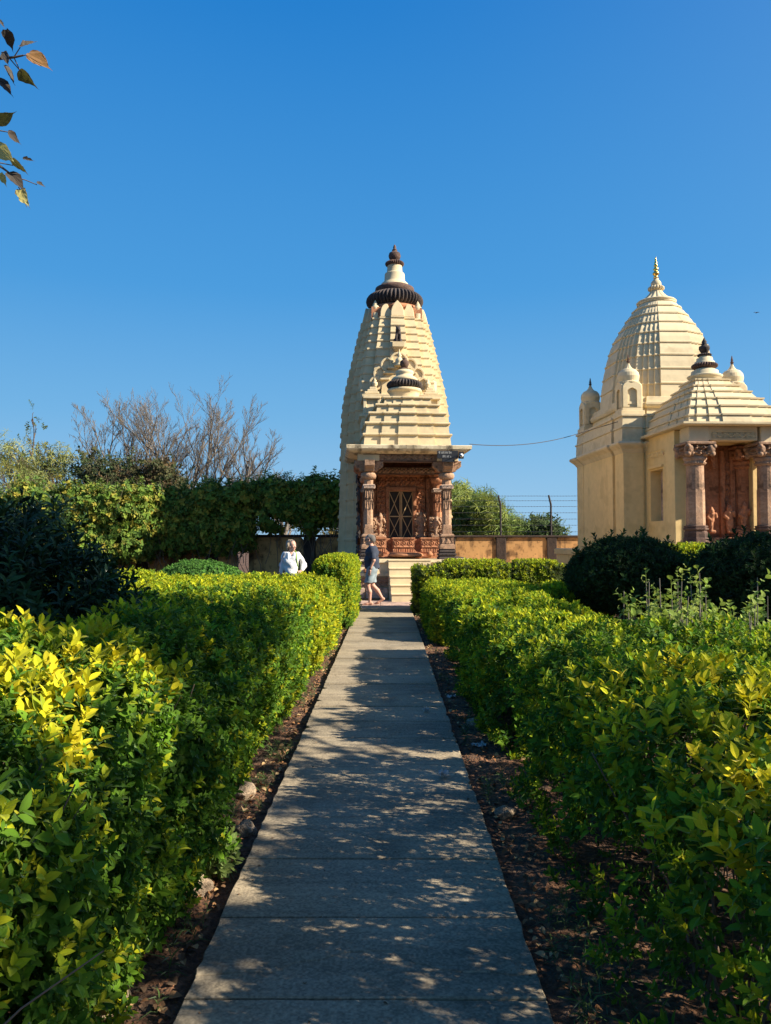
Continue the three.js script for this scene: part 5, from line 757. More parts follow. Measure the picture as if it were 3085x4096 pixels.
// ---------------------------------------------------------------- the trees that shade the garden, outside the picture
{
  const PEEPAL_SHAPE = [[0, 0.03], [0.1, 0.3], [0.3, 0.4], [0.5, 0.31], [0.7, 0.14], [0.8, 0.05], [1, 0]], SP = [shoot(71, 7, PEEPAL_SHAPE, 0.34, { spread: 1, droop: 0.5, bend: 0.4 }), shoot(72, 6, PEEPAL_SHAPE, 0.38, { spread: 1.1, droop: 0.6, bend: 0.5 })];
  function shadeTree(label, foot, clumps, seed) {  // a clump is [x, z where its shade falls at hedge height, height, radius, share of leaves]
    const o = thing('shade_tree', label, 'tree'), r = rng(seed), mb = [new MB(), new MB()], items = [], crotch = V(foot[0], 3.0, foot[1]);
    mb[0].tube([V(foot[0], SOIL - 0.1, foot[1]), V(foot[0] + 0.05, 1.4, foot[1]), crotch], [0.34, 0.26, 0.22], 9);
    for (const [sx, sz, h, rad, share = 1, ty = 0.8] of clumps) {
      const c = V(sx + (h - ty) * SUN.x / SUN.y, h, sz + (h - ty) * SUN.z / SUN.y);
      mb[1].tube([crotch, crotch.clone().lerp(c, 0.45).add(V(0, 0.35, 0)), c], [0.07, 0.035, 0.015], 6);
      for (let k = 0; k < 7; k++) { const e = c.clone().add(V(r() - 0.5, (r() - 0.5) * 0.7, r() - 0.5).multiplyScalar(rad * 1.7)); mb[1].tube([c, c.clone().lerp(e, 0.5).add(V(0, 0.15, 0)), e], [0.016, 0.01, 0.005], 4); }
      const n = Math.round((ty === 0 ? 330 : 230) * rad * rad * share), q = ty === 0 ? 0.2 : 0.28;
      for (let k = 0; k < n; k++) { const d = V(r() * 2 - 1, r() * 2 - 1, r() * 2 - 1); if (d.length() > 1) { k--; continue; } const p = c.clone().add(V(d.x * rad, d.y * rad * 0.75, d.z * rad)); if (N3(p.x * 0.9, p.y * 0.9, p.z * 0.9) < -0.22) continue; items.push({ m: place(p, V(d.x + r() - 0.5, d.y * 0.5 + r() - 0.4, d.z + r() - 0.5).normalize(), r() * 6, q + 0.12 * r()), c: jit([0.06, 0.12, 0.025], r) }); }
    }
    mesh('trunk', mb[0].build(false), M.bark, o); mesh('branches', mb[1].build(false), M.bark, o); SP.forEach((g, k) => copies('crown', g, MATT, items.filter((_, i) => i % 2 === k), o));
  }
  shadeTree('large peepal tree right of the path, behind the picture edge', [9.5, 1.4], [[-1.4, -4.3, 5.4, 0.8, 0.8], [-2.9, -4.4, 5.8, 0.9, 0.8], [-2.6, -4.6, 6.0, 1.0], [-1.5, -5.6, 5.6, 0.9, 0.9], [-1.9, -6.8, 5.8, 0.9, 0.8], [-3.3, -5.7, 6.2, 1.3], [-3.5, -5.4, 7.2, 1.3], [-2.6, -6.3, 6.8, 1.1], [0.6, -1.3, 4.2, 0.8, 0.7], [-0.85, -1.75, 3.4, 0.6, 0.85, 0], [-0.5, -1.2, 3.4, 0.75, 0.9, 0], [-0.9, -3.3, 3.3, 0.5, 0.35, 0], [-0.7, -4.4, 3.4, 0.6, 0.7, 0], [-0.75, -5.6, 3.5, 0.55, 0.5, 0], [-0.6, -6.4, 3.2, 0.5, 0.4, 0], [-0.8, -7.3, 3.3, 0.5, 0.5, 0], [-1.0, -2.5, 4.0, 0.7, 0.6, 0.35], [-1.0, -3.6, 4.1, 0.65, 0.55, 0.3], [-1.3, -1.7, 4.3, 0.7, 0.8, 0.4]], 701);
  shadeTree('round crowned peepal tree far right, shading the topiary', [14.2, -7.4], [[4.1, -13.0, 5.6, 1.25], [4.1, -12.8, 6.8, 1.2], [5.6, -11.8, 5.9, 1.3], [6.5, -11.4, 6.6, 1.3], [5.2, -11.6, 7.2, 1.2], [4.4, -6.6, 6.0, 0.8], [2.1, -8.6, 5.4, 0.6, 0.6]], 711);
}
{ // a peepal branch hanging in at the upper left
  const outline = (seed, bite) => { // heart leaf with a long drip tip, chewed edges
    const r = rng(seed), L = [[0, 0], [0.1, -0.04], [0.24, 0.0], [0.36, 0.12], [0.4, 0.28], [0.36, 0.45], [0.26, 0.6], [0.13, 0.74], [0.05, 0.82], [0.02, 0.92], [0, 1.05]], pts = [];
    const side = (s, list) => list.map(([x, y]) => [s * x * (1 - (bite ? bite * 0.6 * r() : 0.05 * r())), y + (bite ? (r() - 0.5) * bite * 0.12 : 0)]);
    const a = side(1, L.slice(1, -1)), b = side(-1, L.slice(1, -1).reverse()); pts.push([0, 0], ...a, [0.0, 1.05], ...b); return pts;
  };
  function peepalLeaf(seed, bite, cup) {
    const pts = outline(seed, bite), g0 = new THREE.ShapeGeometry(new THREE.Shape(pts.map(([x, y]) => new THREE.Vector2(x, y)))), tri = g0.toNonIndexed(), P = tri.attributes.position, out = [];
    const sub = (a, b, c, n) => { if (!n) { out.push(a, b, c); return; } const ab = a.clone().lerp(b, 0.5), bc = b.clone().lerp(c, 0.5), ca = c.clone().lerp(a, 0.5); sub(a, ab, ca, n - 1); sub(ab, b, bc, n - 1); sub(ca, bc, c, n - 1); sub(ab, bc, ca, n - 1); };
    for (let i = 0; i < P.count; i += 3) sub(V().fromBufferAttribute(P, i), V().fromBufferAttribute(P, i + 1), V().fromBufferAttribute(P, i + 2), 2);
    const bend = (p) => { p.z = cup * Math.abs(p.x) * (0.5 + Math.abs(p.x)) - 0.25 * cup * p.y * p.y + 0.012 * Math.sin(p.y * 22 - Math.abs(p.x) * 14) + 0.03 * bite * N3(p.x * 9, p.y * 9, seed); return p; };
    const g = new THREE.BufferGeometry().setFromPoints(out.map(bend)); g.computeVertexNormals(); return join(g);
  }
  const rm = (c, t = 0.35) => phys({ color: c, roughness: 0.95, transmission: t, thickness: 0, side: THREE.DoubleSide, clearcoat: 0.25, clearcoatRoughness: 0.5, map: leafSpots }), leafSpots = (() => { const a = fbm(3, 5, 121), b = fbm(14, 3, 123); return texture(256, (u, v) => { const s = smooth(0.56, 0.66, a(u, v)), k = 1 - 0.5 * s - 0.3 * (b(u, v) - 0.5); return [k, k * (1 - 0.12 * s), k * (1 - 0.3 * s)]; }, true, 0.9); })();
  const amber = rm(C(0.36, 0.15, 0.012), 0.5), brown = rm(C(0.032, 0.022, 0.012), 0.15), olive = rm(C(0.13, 0.12, 0.03), 0.3), pale = rm(C(0.50, 0.43, 0.13), 0.35);
  const br = thing('peepal_branch', 'peepal branch with ragged yellow and brown leaves hanging in at the upper left', 'branch'), D = 3.1;
  const W = (px, py, d = D) => { const e = Math.atan((1106 - py) / 1662), y = Math.sin(e), q = Math.cos(e), t = R(2.17), dir = V((px - 833) / 1662 * q, y, -q).applyAxisAngle(V(1, 0, 0), t); return V(dir.x * d, 1.62 + dir.y * d, dir.z * d); };
  // [attached at, tip at, length factor, ragged, cup, material, roll]
  const L = [[58, 112, 107, 150, 0.05, 0.12, amber, 0.5], [8, 62, 22, 112, 0.9, 0.3, brown, 0.3], [38, 98, 76, 84, 1.0, 0.4, brown, 0.9], [2, 110, 12, 140, 1.0, 0.3, brown, 0.2], [4, 140, 30, 186, 0.05, 0.3, brown, 1.05], [36, 150, 78, 194, 0.75, 0.3, olive, 0.5], [-12, 168, 24, 206, 0.1, 0.3, brown, 0.8], [-16, 262, 30, 240, 0.1, 0.2, olive, 0.4], [12, 284, 42, 312, 0.5, 0.25, brown, 0.6], [-10, 314, 26, 352, 0.5, 0.2, pale, 0.3], [44, 340, 70, 346, 0.9, 0.4, brown, 0.6], [22, 340, 56, 380, 0.05, 0.25, olive, 1.0], [14, 372, 50, 412, 0.2, 0.3, brown, 0.6], [-4, 372, 8, 404, 0.6, 0.3, pale, 0.5], [74, 394, 96, 402, 0.9, 0.5, brown, 0.8], [36, 408, 58, 448, 0.7, 0.2, pale, 0.15], [-8, 40, 6, 60, 0.7, 0.3, brown, 0.5]];
  L.forEach(([ax, ay, bx, by, bite, cup, m, roll], i) => {
    const a = W(ax, ay), b = W(bx, by, D + (i % 3 - 1) * 0.05), y = b.clone().sub(a), len = y.length(); y.normalize();
    const view = a.clone().sub(camera.position).normalize().negate(), z0 = view.addScaledVector(y, -view.dot(y)).normalize(), z = z0.applyAxisAngle(y, roll * (i % 2 ? 1 : -1)), x = y.clone().cross(z), lf = mesh('leaf', peepalLeaf(800 + i, bite, cup), m, br);
    lf.applyMatrix4(new THREE.Matrix4().makeBasis(x, y, z).setPosition(a)); lf.scale.set(len * [0.62, 0.8, 0.55, 0.7][i % 4], len / 1.02, len * 0.8);
  });
  const tw = new MB(), T2 = (list, r0, r1) => tw.tube(list.map((q) => W(...q)), list.map((_, i) => mix(r0, r1, i / (list.length - 1))), 6);
  T2([[-60, 130], [-10, 125], [24, 122], [44, 118]], 0.006, 0.003); T2([[24, 122], [38, 100]], 0.002, 0.0015); T2([[44, 118], [58, 116]], 0.0018, 0.0015); T2([[24, 122], [37, 150]], 0.002, 0.0015); T2([[16, 126], [42, 156]], 0.002, 0.0015); T2([[-40, 180], [-12, 176]], 0.003, 0.002);
  T2([[-50, 268], [-10, 280], [12, 284]], 0.003, 0.0015); T2([[-50, 345], [-8, 356], [14, 372], [30, 382]], 0.006, 0.002); T2([[-8, 350], [22, 356]], 0.002, 0.0015); T2([[30, 382], [50, 388], [74, 398]], 0.002, 0.0014); T2([[34, 402], [40, 414], [52, 446]], 0.002, 0.0012); T2([[-60, 130], [-75, 250], [-50, 345]], 0.012, 0.006); T2([[-75, 250], [-50, 268]], 0.006, 0.003);
  T2([[-60, 130], [-170, 60], [-420, 40]], 0.01, 0.03); T2([[-420, 40], [-900, 300], [-1400, 1100], [-1500, 2000]], 0.03, 0.16);
  mesh('twigs', tw.build(false), M.bark, br);
}
// ---------------------------------------------------------------- people
const SKIN = phys({ color: C(0.50, 0.27, 0.19), roughness: 0.6 });
const mir = (p) => [-p[0], p[1], p[2]];
// five fingers from the wrist: `dir` points along the hand, `palm` out of the palm, `curl` bends the fingers towards the palm
function hand(w, dir, palm, thumbSide, curl) {
  const D = V(...dir).normalize(), P = V(...palm).addScaledVector(D, -V(...palm).dot(D)).normalize(), S = D.clone().cross(P).multiplyScalar(thumbSide), at3 = (a, b, c) => { const q = V(...w).addScaledVector(D, a).addScaledVector(S, b).addScaledVector(P, c); return [q.x, q.y, q.z]; }, list = [];
  list.push([at3(-0.03, 0, 0), at3(0.02, 0, 0), 0.027, 0.026, 0.02], [at3(0.03, 0.02, 0), at3(0.085, 0.026, 0), 0.018, 0.014, 0.02], [at3(0.03, 0, 0), at3(0.09, 0, 0), 0.018, 0.014, 0.02], [at3(0.03, -0.018, 0), at3(0.08, -0.026, 0), 0.018, 0.013, 0.02]);
  [[0.032, 0.07, 0.085], [0.011, 0.08, 0.09], [-0.011, 0.073, 0.087], [-0.032, 0.057, 0.078]].forEach(([s, len, from], i) => {
    let a = 0.25 * curl, q = [from, s, 0], r = 0.0095 - (i === 3 ? 0.0015 : 0); for (let k = 0; k < 3; k++) { const l = len * [0.45, 0.32, 0.23][k], n = [q[0] + l * Math.cos(a), s * (1 + 0.06 * k), q[2] + l * Math.sin(a)]; list.push([at3(...q), at3(...n), r, r * 0.92, 0.004]); q = n; r *= 0.92; a += 0.6 * curl; }
  });
  list.push([at3(0.01, 0.024, 0.006), at3(0.045, 0.046, 0.014), 0.016, 0.012, 0.012], [at3(0.045, 0.046, 0.014), at3(0.08, 0.05, 0.022), 0.011, 0.0085, 0.005]);
  const f = bones(list, 0.006), lo = [9, 9, 9], hi = [-9, -9, -9]; for (const [a, b] of list) for (const p of [a, b]) for (let k = 0; k < 3; k++) { lo[k] = Math.min(lo[k], p[k] - 0.035); hi[k] = Math.max(hi[k], p[k] + 0.035); }
  return netMesh(f, lo, hi, 0.0042);
}
function headField(c, s = 1) { // c: centre between the eyes, facing +z
  const P = (x, y, z) => [c[0] + x * s, c[1] + y * s, c[2] + z * s];
  return [[P(0, 0.03, -0.085), P(0, 0.045, -0.02), 0.092 * s, 0.088 * s, 0.04], [P(0, -0.02, -0.02), P(0, -0.085, 0.0), 0.07 * s, 0.048 * s, 0.03], [P(0, 0.005, 0.062), P(0, -0.032, 0.084), 0.011 * s, 0.016 * s, 0.012], [P(0, -0.098, 0.035), P(0, -0.105, 0.04), 0.026 * s, 0.022 * s, 0.02], [P(-0.03, 0.028, 0.05), P(0.03, 0.028, 0.05), 0.02 * s, 0.02 * s, 0.02], [P(-0.02, -0.066, 0.06), P(0.02, -0.066, 0.06), 0.012 * s, 0.012 * s, 0.01], [P(-0.04, -0.02, 0.045), P(-0.045, -0.03, 0.03), 0.022 * s, 0.022 * s, 0.025], [P(0.04, -0.02, 0.045), P(0.045, -0.03, 0.03), 0.022 * s, 0.022 * s, 0.025],
    [P(-0.083, 0.01, -0.04), P(-0.09, -0.03, -0.03), 0.014 * s, 0.011 * s, 0.008], [P(0.083, 0.01, -0.04), P(0.09, -0.03, -0.03), 0.014 * s, 0.011 * s, 0.008]];
}
function face(c, s, parent, sunglasses) {
  const e = [-1, 1].map((k) => ball(0.012 * s, c[0] + k * 0.031 * s, c[1] + 0.0 * s, c[2] + 0.064 * s)), ir = [-1, 1].map((k) => ball(0.006 * s, c[0] + k * 0.031 * s, c[1], c[2] + 0.073 * s));
  mesh('eyes', join(e), M.white, parent); mesh('irises', join(ir), M.black2, parent);
  mesh('lips', join(ball(0.02 * s, c[0], c[1] - 0.066 * s, c[2] + 0.068 * s, 1, 0.3, 0.4)), std({ color: C(0.42, 0.13, 0.11), roughness: 0.6 }), parent);
  if (sunglasses) mesh('sunglasses', join(...[-1, 1].flatMap((k) => [at(block(0.05 * s, 0.036 * s, 0.014, 0, 0, 0, 0.006), c[0] + k * 0.031 * s, c[1] - 0.02 * s, c[2] + 0.083 * s), bar(V(c[0] + k * 0.056 * s, c[1] + 0.005 * s, c[2] + 0.08 * s), V(c[0] + k * 0.096 * s, c[1] + 0.008 * s, c[2] - 0.04 * s), 0.008, 0.012)]), at(block(0.02, 0.008, 0.012, 0, 0, 0, 0.002), c[0], c[1] + 0.002, c[2] + 0.088 * s)), M.black2, parent);
}
const cut = (f, test) => (x, y, z) => Math.max(f(x, y, z), test(x, y, z));
{ // the man walking past the steps, facing left; modelled facing +z
  const o = thing('person', 'barefoot man in dark polo shirt, pale shorts and sunglasses, walking left past the steps', 'person', [-0.4, -0.0, -19.62], -PI / 2 - 0.06);
  const hd = [0, 1.648, 0.1], LS = [0.2, 1.42, -0.01], LE = [0.245, 1.14, -0.06], LW = [0.235, 0.905, 0.03], RS = [-0.2, 1.42, 0.0], RE = [-0.25, 1.14, 0.02], RW = [-0.2, 1.03, 0.2];
  const LH = [0.09, 0.93, 0.0], LK = [0.1, 0.5, 0.1], LA = [0.1, 0.1, 0.05], RH = [-0.09, 0.93, 0], RK = [-0.1, 0.5, 0.0], RA = [-0.1, 0.17, -0.25];
  const torso = [[[0, 0.95, -0.01], [0, 1.12, 0.015], 0.14, 0.135, 0.08], [[0, 1.12, 0.01], [0, 1.34, 0.0], 0.135, 0.13, 0.08], [[-0.1, 1.33, 0], [0.1, 1.33, 0], 0.115, 0.115, 0.08], [[-0.15, 1.41, -0.01], [0.15, 1.41, -0.01], 0.065, 0.065, 0.08]];
  const body = bones([...torso, [[0, 1.42, 0], [0, 1.57, 0.04], 0.062, 0.055, 0.05], ...headField(hd), [LS, LE, 0.055, 0.044], [LE, LW, 0.042, 0.028], [RS, RE, 0.055, 0.044], [RE, RW, 0.042, 0.028],
    [LH, LK, 0.088, 0.058, 0.05], [LK, [0.1, 0.34, 0.055], 0.054, 0.056], [[0.1, 0.34, 0.05], LA, 0.054, 0.035], [[0.1, 0.05, 0.0], [0.105, 0.035, 0.14], 0.038, 0.034], [[0.105, 0.035, 0.12], [0.115, 0.022, 0.23], 0.034, 0.02], [RH, RK, 0.088, 0.058, 0.05], [RK, [-0.1, 0.36, -0.13], 0.054, 0.056], [[-0.1, 0.36, -0.13], RA, 0.054, 0.034], [[-0.1, 0.15, -0.29], [-0.1, 0.055, -0.14], 0.034, 0.032], [[-0.1, 0.055, -0.15], [-0.105, 0.022, -0.06], 0.032, 0.02]], 0.025);
  const head = bones([...headField(hd), [[0, 1.5, 0.03], [0, 1.57, 0.04], 0.05, 0.055, 0.05]], 0.02);
  const toes = [...[0, 1, 2, 3, 4].map((k) => ball(0.012 - 0.001 * k, 0.085 + k * 0.014, 0.012, 0.262 - 0.008 * k * k * 0.6, 1, 0.8, 1.6, 6)), ...[0, 1, 2, 3, 4].map((k) => ball(0.012 - 0.001 * k, -0.085 - k * 0.012, 0.012, -0.038 - 0.006 * k, 1, 0.8, 1.5, 6))];
  mesh('body', join(netMesh(cut(body, (x, y, z) => y - 1.55), [-0.34, -0.02, -0.36], [0.34, 1.6, 0.34], 0.012), netMesh(cut(head, (x, y, z) => 1.52 - y), [-0.14, 1.5, -0.13], [0.14, 1.82, 0.25], 0.006), hand(LW, [-0.02, -1, 0.25], [-0.9, 0, -0.4], -1, 0.75), hand(RW, [0.3, 0.35, 0.9], [0.8, 0.1, -0.2], 1, 1.2), toes), SKIN, o);
  face(hd, 1, o, true);
  mesh('hair', netMesh(cut(bones([[[0, 1.69, 0.01], [0, 1.71, 0.07], 0.096, 0.088, 0.04], [[0, 1.645, -0.0], [0, 1.66, 0.01], 0.088, 0.088, 0.03]]), (x, y, z) => Math.max((z - 0.1) * 0.8 + (1.725 - y) * 0.9, 1.6 - y, (1.645 - y) * 0.7 + (z - 0.05) * 0.7)), [-0.13, 1.56, -0.13], [0.13, 1.84, 0.2], 0.007), std({ color: C(0.11, 0.10, 0.09), roughness: 0.95 }), o);
  const fold = (x, y, z, k) => 0.006 * Math.sin(y * 34 + x * 9 + z * 16) * k + 0.004 * N3(x * 14, y * 14, z * 14);
  const sh = bones([...torso.map(([a, b, r1, r2, k]) => [a, b, r1 + 0.026, r2 + 0.026, k]), [[0, 0.92, 0], [0, 1.1, 0.01], 0.168, 0.165, 0.08], [[0, 1.42, 0], [0, 1.5, 0.02], 0.08, 0.072, 0.04], [LS, [0.235, 1.2, -0.045], 0.078, 0.075, 0.05], [RS, [-0.24, 1.2, 0.005], 0.078, 0.075, 0.05]], 0.04);
  mesh('shirt', netMesh(cut((x, y, z) => sh(x, y, z) + fold(x, y, z, 1), (x, y, z) => Math.max(0.915 + 0.015 * Math.sin(x * 18) - y, y - 1.505 + 0.25 * Math.max(0, z), Math.abs(x) > 0.19 ? 1.175 - y : -1)), [-0.36, 0.86, -0.26], [0.36, 1.54, 0.26], 0.011), std({ color: C(0.028, 0.036, 0.058), roughness: 0.95 }), o);
  const st = bones([[[0, 0.92, 0], [0, 0.99, 0], 0.158, 0.148, 0.05], [LH, [0.105, 0.56, 0.085], 0.118, 0.105, 0.06], [RH, [-0.105, 0.58, 0.005], 0.118, 0.105, 0.06]], 0.04);
  mesh('shorts', netMesh(cut((x, y, z) => st(x, y, z) + fold(x, y, z, 1.1), (x, y, z) => Math.max(0.565 - y, y - 1.0)), [-0.28, 0.52, -0.22], [0.28, 1.03, 0.26], 0.011), std({ color: C(0.22, 0.27, 0.29), roughness: 0.95 }), o);
  mesh('watch', join(at(new THREE.TorusGeometry(0.034, 0.009, 8, 18).rotateX(PI / 2), 0.235, 0.93, 0.02, 0, -0.3), block(0.012, 0.034, 0.034, 0.274, 0.913, 0.022, 0.004)), M.black2, o);
  mesh('phone', join(at(block(0.075, 0.15, 0.012, 0, 0, 0, 0.004), -0.17, 1.0, 0.31, 0.3, -0.5)), M.black2, o);
}
{ // the woman in the white blouse behind the hedge, hand on hip, looking right
  const o = thing('person', 'woman in white blouse behind the hedge, hand on hip, looking to the right', 'person', [-2.27, SOIL, -18.1], 0.12);
  o.scale.set(0.9, 1, 0.94);
  const turn = 0.85, hc = [0, 1.58, 0.03], hd = [0, 0, 0.06];
  const LS = [0.185, 1.38, -0.01], LE = [0.335, 1.13, -0.12], LW = [0.235, 0.97, 0.06], RS = [-0.185, 1.38, 0], RE = [-0.235, 1.11, -0.03], RW = [-0.225, 0.88, 0.06];
  const torso = [[[0, 0.9, 0], [0, 1.05, 0.01], 0.15, 0.128, 0.09], [[0, 1.05, 0.01], [0, 1.28, 0.0], 0.128, 0.12, 0.09], [[-0.08, 1.23, 0.04], [0.08, 1.23, 0.04], 0.095, 0.095, 0.08], [[-0.13, 1.38, -0.01], [0.13, 1.38, -0.01], 0.06, 0.06, 0.08]];
  const body = bones([...torso, [[0, 1.38, 0], [0, 1.53, 0.02], 0.058, 0.052, 0.05], [LS, LE, 0.05, 0.04], [LE, LW, 0.04, 0.026], [RS, RE, 0.05, 0.04], [RE, RW, 0.04, 0.026], [[0.09, 0.9, 0], [0.1, 0.46, 0.03], 0.1, 0.06, 0.05], [[0.1, 0.46, 0.03], [0.1, 0.08, 0], 0.056, 0.036], [[-0.09, 0.9, 0], [-0.1, 0.46, 0.03], 0.1, 0.06, 0.05], [[-0.1, 0.46, 0.03], [-0.1, 0.08, 0], 0.056, 0.036], [[0.1, 0.04, -0.02], [0.11, 0.03, 0.14], 0.036, 0.028], [[-0.1, 0.04, -0.02], [-0.12, 0.03, 0.14], 0.036, 0.028]], 0.025);
  const headGeo = (g) => at(g, hc[0], hc[1], hc[2] - 0.02, turn);
  const skull = netMesh(cut(bones(headField(hd, 0.97), 0.02), (x, y, z) => -0.115 - y), [-0.13, -0.14, -0.16], [0.13, 0.16, 0.19], 0.006);
  const b = mesh('body', join(netMesh(cut(body, (x, y, z) => y - 1.545), [-0.36, -0.02, -0.2], [0.48, 1.58, 0.22], 0.013), headGeo(skull), hand(LW, [-0.75, -0.45, 0.35], [-0.2, 0.1, -0.9], -1, 0.6), hand(RW, [0.05, -1, 0.1], [0.9, 0, -0.1], 1, 0.7)), phys({ color: C(0.52, 0.29, 0.205), roughness: 0.6 }), o);
  const pivot = new THREE.Object3D(); pivot.position.set(hc[0], hc[1], hc[2] - 0.02); pivot.rotation.y = turn; pivot.updateMatrix();
  const before = o.children.length; face(hd, 0.97, o, false); for (const m of o.children.slice(before)) m.applyMatrix4(pivot.matrix);
  const hair = bones([[[0, 0.05, -0.03], [0, 0.055, -0.005], 0.105, 0.095, 0.05], [[0, 0.0, -0.07], [0, -0.1, -0.06], 0.092, 0.08, 0.05], [[-0.085, 0.02, -0.02], [-0.095, -0.11, -0.01], 0.04, 0.035, 0.04], [[0.085, 0.02, -0.02], [0.095, -0.11, -0.01], 0.04, 0.035, 0.04]]);
  mesh('hair', headGeo(netMesh(cut((x, y, z) => hair(x, y, z) + 0.006 * Math.sin(x * 60 + y * 12) + 0.006 * N3(x * 20, y * 7, z * 20), (x, y, z) => Math.max((z - 0.08) * 0.8 + (0.06 - y) * 0.8, -0.15 - y)), [-0.16, -0.17, -0.2], [0.16, 0.19, 0.14], 0.007)), std({ color: C(0.30, 0.235, 0.165), roughness: 0.9 }), o);
  mesh('sunglasses', headGeo(join(...[-1, 1].map((k) => at(block(0.05, 0.03, 0.016, 0, 0, 0, 0.006), k * 0.032, 0.11, 0.075, k * 0.2, -0.5)), bar(V(-0.055, 0.12, 0.065), V(-0.105, 0.05, -0.04), 0.008, 0.008), bar(V(0.055, 0.12, 0.065), V(0.105, 0.05, -0.04), 0.008, 0.008))), M.black2, o);
  const fold = (x, y, z, k) => 0.008 * Math.sin(y * 30 + x * 14 + z * 11) * k + 0.006 * N3(x * 12, y * 12, z * 12);
  const bl = bones([...torso.map(([a, c, r1, r2, k]) => [a, c, r1 + 0.022, r2 + 0.022, k]), [LS, LE, 0.062, 0.066, 0.05], [LE, [0.28, 1.0, 0.02], 0.068, 0.048, 0.05], [RS, RE, 0.062, 0.066, 0.05], [RE, [-0.255, 0.93, 0.04], 0.068, 0.048, 0.05]], 0.04);
  const bm = std({ color: C(0.62, 0.62, 0.62), roughness: 0.95 });
  const blouse = mesh('blouse', netMesh(cut((x, y, z) => bl(x, y, z) + fold(x, y, z, 1), (x, y, z) => Math.max(0.9 + 0.02 * Math.sin(x * 16) - y, y - 1.44 + 0.9 * Math.max(0, z - Math.abs(x) * 0.9))), [-0.42, 0.84, -0.3], [0.54, 1.48, 0.28], 0.012), bm, o);
  mesh('collar', join(...[-1, 1].map((k) => at(grid(6, 8, (u, v) => [k * (0.02 + 0.09 * u + 0.03 * v), -0.15 + 0.16 * v + 0.01 * Math.sin(u * 9), 0.03 * Math.sin(u * 3) - 0.05 * v * u]), 0, 1.41, 0.135))), std({ color: C(0.80, 0.80, 0.79), roughness: 0.95, side: THREE.DoubleSide }), blouse);
  mesh('buttons', join(...[0, 1, 2, 3, 4].map((k) => ball(0.007, 0.0, 1.2 - k * 0.06, 0.183, 1, 1, 0.5, 6))), M.white, blouse);
  const tr = bones([[[0, 0.86, 0], [0, 0.95, 0], 0.175, 0.165, 0.05], [[0.09, 0.88, 0], [0.1, 0.14, 0.01], 0.125, 0.075, 0.06], [[-0.09, 0.88, 0], [-0.1, 0.14, 0.01], 0.125, 0.075, 0.06]], 0.04);
  mesh('trousers', netMesh(cut((x, y, z) => tr(x, y, z) + fold(x, y, z, 1), (x, y, z) => Math.max(0.1 - y, y - 0.96)), [-0.28, 0.06, -0.22], [0.28, 0.99, 0.22], 0.014), std({ color: C(0.38, 0.40, 0.37), roughness: 0.95 }), o);
  const strap = (pts, r) => new MB().tube(pts.map((p) => V(...p)), pts.map(() => r), 6).build(false);
  mesh('green_strap', strap([[0.1, 1.46, -0.02], [0.13, 1.42, 0.1], [0.14, 1.28, 0.16], [0.17, 1.12, 0.1], [0.16, 1.0, -0.08]], 0.014), std({ color: C(0.24, 0.42, 0.05), roughness: 0.8 }), o);
  mesh('rucksack', join(at(new THREE.SphereGeometry(0.16, 16, 12).scale(0.95, 1.25, 0.6), 0.03, 1.16, -0.24)), std({ color: C(0.06, 0.07, 0.07), roughness: 0.9 }), o);
  const cam = thing('camera', 'black camera on a dark strap at the hip of the woman in white', 'camera', [-2.53, SOIL + 0.86, -17.93], 0.2);
  mesh('body', join(block(0.12, 0.085, 0.06, 0, 0, 0, 0.012), block(0.05, 0.03, 0.045, 0, 0.085, 0, 0.008)), M.black2, cam); mesh('lens', join(at(new THREE.CylinderGeometry(0.035, 0.038, 0.07, 18).rotateX(PI / 2), 0, 0.045, 0.06)), M.black2, cam);
  mesh('strap', strap([[-0.0, 0.09, -0.02], [0.03, 0.3, -0.03], [0.1, 0.5, -0.06], [0.12, 0.6, -0.14], [0.12, 0.58, -0.24]], 0.012), std({ color: C(0.03, 0.04, 0.09), roughness: 0.8 }), cam);
}

